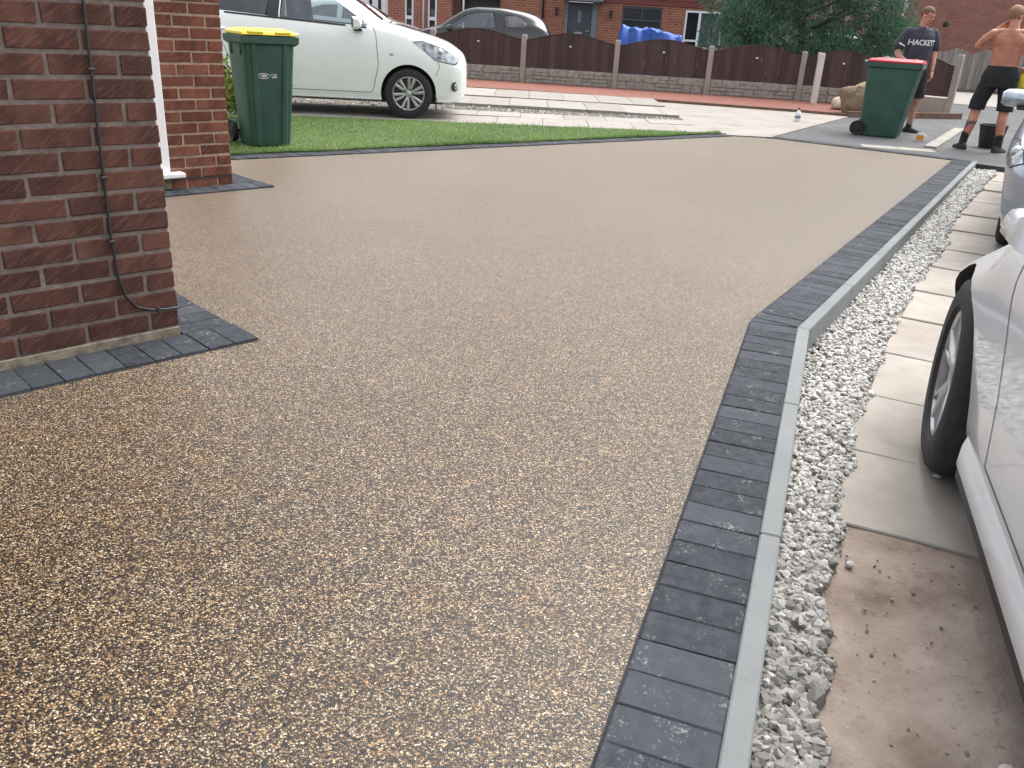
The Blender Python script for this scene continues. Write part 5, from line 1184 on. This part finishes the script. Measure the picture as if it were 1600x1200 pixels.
# man in navy polo shirt beside the red-lidded bin. local: +y faces, +x his right... (z up)
mp1 = Vector((5.66, 13.40, 0))
man = thing('person', 'standing person in navy polo shirt with white chest lettering and black shorts', 'person', (mp1.x, mp1.y, -.004), R(182))
K = .985
bm = bmesh.new()
tors(bm, [((0, 0, .86), .15, .11), ((0, 0, .95), .172, .125), ((0, .005, 1.06), .165, .125), ((0, .01, 1.2), .172, .128), ((0, .005, 1.34), .188, .122), ((0, -.005, 1.42), .17, .10), ((0, -.012, 1.47), .08, .07)])
limb(bm, [(0, -.018, 1.43), (0, .006, 1.50), (-.008, .026, 1.57)], [.066, .058, .056])
for sx, (kn, an) in ((1, ((.11, .03, .48), (.115, -.02, .09))), (-1, ((-.13, .04, .48), (-.14, -.02, .09)))):
    limb(bm, [(sx*.09, 0, .92), (sx*.10, .01, .70), kn, (kn[0], kn[1]-.04, .36), an], [.098, .080, .056, .056, .038])
# his right arm (local +x after the half turn shows at image left): bent, hand behind the lid
limb(bm, [(.19, -.01, 1.40), (.265, -.03, 1.24), (.285, -.01, 1.10)], [.056, .048, .042]); limb(bm, [(.285, -.01, 1.10), (.25, .10, 1.03), (.20, .21, .99)], [.042, .038, .027]); hand(bm, (.20, .21, .99), (-.3, .9, -.25), (-.9, -.3, .2), (0, -.1, -1), .6)
limb(bm, [(-.19, -.01, 1.40), (-.235, -.02, 1.25), (-.25, .0, 1.12)], [.056, .046, .041]); limb(bm, [(-.25, .0, 1.12), (-.252, .03, 1.0), (-.245, .065, .88)], [.041, .037, .026]); hand(bm, (-.245, .065, .88), (.02, .15, -1), (.15, 1, .1), (1, -.1, 0), .45)
hr = Matrix.Rotation(R(38), 4, 'Z') @ Matrix.Rotation(R(-20), 4, 'X'); hx = head(bm, Vector((-.012, .042, 1.618)), hr)
body = obj('body', fuse(bm, .0075), M['skin'], man)
obj('hair', hairmesh(hx, 0, 1), M['hair'], man); eyes(hx, man)
bm = bmesh.new()
tors(bm, [((0, .005, .90), .19, .146), ((0, .005, 1.0), .192, .148), ((0, .012, 1.1), .186, .146), ((0, .014, 1.22), .19, .146), ((0, .008, 1.35), .203, .138), ((0, -.004, 1.43), .175, .112), ((0, -.012, 1.462), .098, .085), ((0, -.012, 1.472), .078, .074)], 28)
for sx, pts in ((1, [(.165, -.01, 1.41), (.232, -.02, 1.31), (.285, -.028, 1.19)]), (-1, [(-.165, -.01, 1.41), (-.222, -.016, 1.31), (-.252, -.016, 1.19)])): limb(bm, pts, [.074, .074, .078])
shirt = obj('shirt', fuse(bm, .009, 4), M['navy'], man)
bm = bmesh.new(); rr = []
for a in range(-145, 146, 10):
    t = R(a-90); w = 1.0; rr.append([Vector((.070*math.cos(t)*k, .070*math.sin(t)*k - .006, z - .03*max(0, math.sin(t)))) for k, z in ((1.0, 1.462), (1.06, 1.492), (1.34, 1.462), (1.30, 1.452))])
loft(bm, rr, True, True); obj('collar', mesh_of(fixn(bm), 'collar', True, 50), M['navy'], shirt)
obj('placket', None, None) if False else None
# lettering wrapped on the chest
tcv = bpy.data.curves.new('txt', 'FONT'); tcv.body = 'HACKETT'; tcv.size = .105; tcv.align_x = 'CENTER'; tcv.extrude = 0; tcv.offset = .0016; tcv.space_character = .96; tcv.resolution_u = 3
to = bpy.data.objects.new('txt', tcv); C.objects.link(to); dg = bpy.context.evaluated_depsgraph_get(); dg.update(); tme = bpy.data.meshes.new_from_object(to.evaluated_get(dg), depsgraph=dg); bpy.data.objects.remove(to, do_unlink=True)
bm = bmesh.new(); bm.from_mesh(tme)
bmesh.ops.subdivide_edges(bm, edges=[e for e in bm.edges if e.calc_length() > .02], cuts=2); bmesh.ops.triangulate(bm, faces=bm.faces)
sb = bmesh.new(); sb.from_mesh(shirt.data); bv = BVHTree.FromBMesh(sb); sb.free()
for v in bm.verts:
    x, z = -v.co.x*.86, v.co.y + 1.225; h = bv.ray_cast(Vector((x, 1.0, z)), Vector((0, -1, 0)))
    v.co = (h[0] + Vector((0, .0035, 0))) if h[0] else Vector((x, .1, z))
obj('lettering', bm, M['printwhite'], shirt)
for sx, a, b in ((1, (.262, -.024, 1.245), (.283, -.028, 1.195)), (-1, (-.240, -.016, 1.245), (-.252, -.016, 1.195))):
    bm = bmesh.new(); a, b = Vector(a), Vector(b); d = (b-a).normalized(); x = d.cross(Vector((0, 1, 0))).normalized(); y = d.cross(x)
    rr = [ell(a + (b-a)*t, x*.0805, y*.0805, 20) for t in (.15, .55)]; loft(bm, [[r_[k] for k in (range(12, 18) if sx > 0 else range(3, 9))] for r_ in rr], False, False); obj('sleeve_stripe', mesh_of(bm, 'stripe', True), M['printwhite'], shirt)
bm = bmesh.new(); tors(bm, [((0, 0, .80), .198, .14), ((0, 0, .90), .206, .140), ((0, 0, 1.0), .180, .132)], 24)
for sx, kn in ((1, (.112, .02, .50)), (-1, (-.13, .03, .50))): trouser(bm, [(sx*.092, 0, .90), (sx*.105, .008, .74), (kn[0]*1.0, kn[1], .60), (kn[0], kn[1]*1.1, .50)], [.112, .108, .103, .101])
obj('shorts', fuse(bm, .010, 3), M['blackcloth'], man)
boot(man, (.115, -.02, 0), (.35, 1, 0), M['boot'], (M['sock'], .05)); boot(man, (-.14, -.02, 0), (-.75, 1, 0), M['boot'], (M['sock'], .05))

# bare-backed man by the bucket, seen from behind. local +y is the way he faces
p2 = Vector((5.90, 11.40, 0))
man2 = thing('person', 'bare backed person in black shorts and boots, one hand raised to the ear', 'person', (p2.x, p2.y, -.004), R(-34))
bm = bmesh.new()
tors(bm, [((.02, 0, .86), .155, .115), ((.02, 0, .95), .172, .125), ((.022, .0, 1.05), .160, .115), ((.026, .004, 1.18), .172, .118), ((.03, .0, 1.31), .198, .122), ((.03, -.008, 1.39), .192, .108), ((.03, -.016, 1.455), .10, .075)])
for sx in (-1, 1): blob(bm, (.03+sx*.085, -.075, 1.33), (.075, .045, .09)); blob(bm, (.03+sx*.10, -.03, 1.42), (.09, .05, .05))
limb(bm, [(.03, -.02, 1.40), (.025, -.008, 1.48), (.02, .012, 1.55)], [.078, .062, .058])
KN = {1: ((.16, .03, .49), (.20, -.02, .09)), -1: ((-.16, .02, .49), (-.215, -.03, .09))}
for sx in (1, -1):
    kn, an = KN[sx]; limb(bm, [(.02+sx*.09, 0, .90), (.01+sx*.125, .01, .70), kn, (kn[0]*1.06, kn[1]-.045, .36), an], [.102, .085, .058, .060, .039])
# left arm raised: elbow out and level with the chest, hand at the ear
limb(bm, [(-.165, -.01, 1.405), (-.26, .02, 1.33), (-.335, .07, 1.245)], [.062, .055, .046]); limb(bm, [(-.335, .07, 1.245), (-.25, .10, 1.36), (-.135, .10, 1.475)], [.046, .043, .029]); hand(bm, (-.135, .10, 1.475), (.75, -.25, .55), (.0, -.5, .6), (.5, -.3, -.5), .75)
# right arm down and forward
limb(bm, [(.225, -.01, 1.405), (.295, -.02, 1.26), (.315, .03, 1.12)], [.062, .054, .045]); limb(bm, [(.315, .03, 1.12), (.29, .14, 1.04), (.24, .25, 1.00)], [.045, .041, .028]); hand(bm, (.24, .25, 1.00), (-.3, .9, -.1), (-.6, 0, .7), (-.3, 0, -.9), .9)
hr2 = Matrix.Rotation(R(-28), 4, 'Z') @ Matrix.Rotation(R(-12), 4, 'X'); hx2 = head(bm, Vector((.012, .022, 1.607)), hr2)
body2 = obj('body', fuse(bm, .0075), M['skin_tan'], man2)
obj('hair', hairmesh(hx2, 0, 2), M['hair_sandy'], man2); eyes(hx2, man2)
bm = bmesh.new(); tors(bm, [((.02, 0, .78), .205, .142), ((.02, 0, .90), .222, .146), ((.02, 0, .96), .205, .140), ((.02, 0, 1.02), .180, .128), ((.02, 0, 1.035), .176, .126)], 24)
for sx in (1, -1):
    kn = KN[sx][0]; trouser(bm, [(.02+sx*.095, 0, .90), (.012+sx*.125, .008, .74), (kn[0]*.98, kn[1], .60), (kn[0]*1.02, kn[1], .50)], [.116, .110, .102, .097])
obj('shorts', fuse(bm, .010, 3), M['blackcloth'], man2)
for sx, toe in ((1, (.35, 1, 0)), (-1, (-.65, 1, 0))): an = KN[sx][1]; boot(man2, (an[0], an[1], 0), toe, M['boot'], (M['blackcloth'], .05), 1.05)
bm = bmesh.new(); kn, an = KN[-1]
rr = []
for k in range(7):
    t = k/6; z = .36 - .17*t; c = Vector((kn[0]*1.06 + (an[0]-kn[0]*1.06)*(.36-z)/.27, kn[1]-.045 + (an[1]-kn[1]+.045)*(.36-z)/.27, z)); r_ = .0615 - .0165*(.36-z)/.2; rr.append([c + Vector((math.cos(R(a))*r_, math.sin(R(a))*r_, 0)) for a in range(190, 351, 16)])
loft(bm, rr, False, False); obj('tattoo', mesh_of(bm, 'tattoo', True), M['tattoo'], body2)
hv = bmesh.new(); rr = [[Vector((.24+x*s, .315+y*s, z)) for x, y in ((-.03,-.03), (.03,-.02), (.04,.02), (-.02,.03))] for s, z in ((.5, 1.02), (1.0, .96), (1.3, .88), (1.1, .80), (.6, .77))]; loft(hv, rr)
hvo = obj('cloth', mesh_of(fixn(hv), 'cloth', True), M['hivis']); hvo.matrix_world = Matrix.Translation((p2.x, p2.y, -.004)) @ Matrix.Rotation(R(-34), 4, 'Z'); tag(hvo, 'yellow cloth held in the bare backed person\'s right hand', 'cloth')
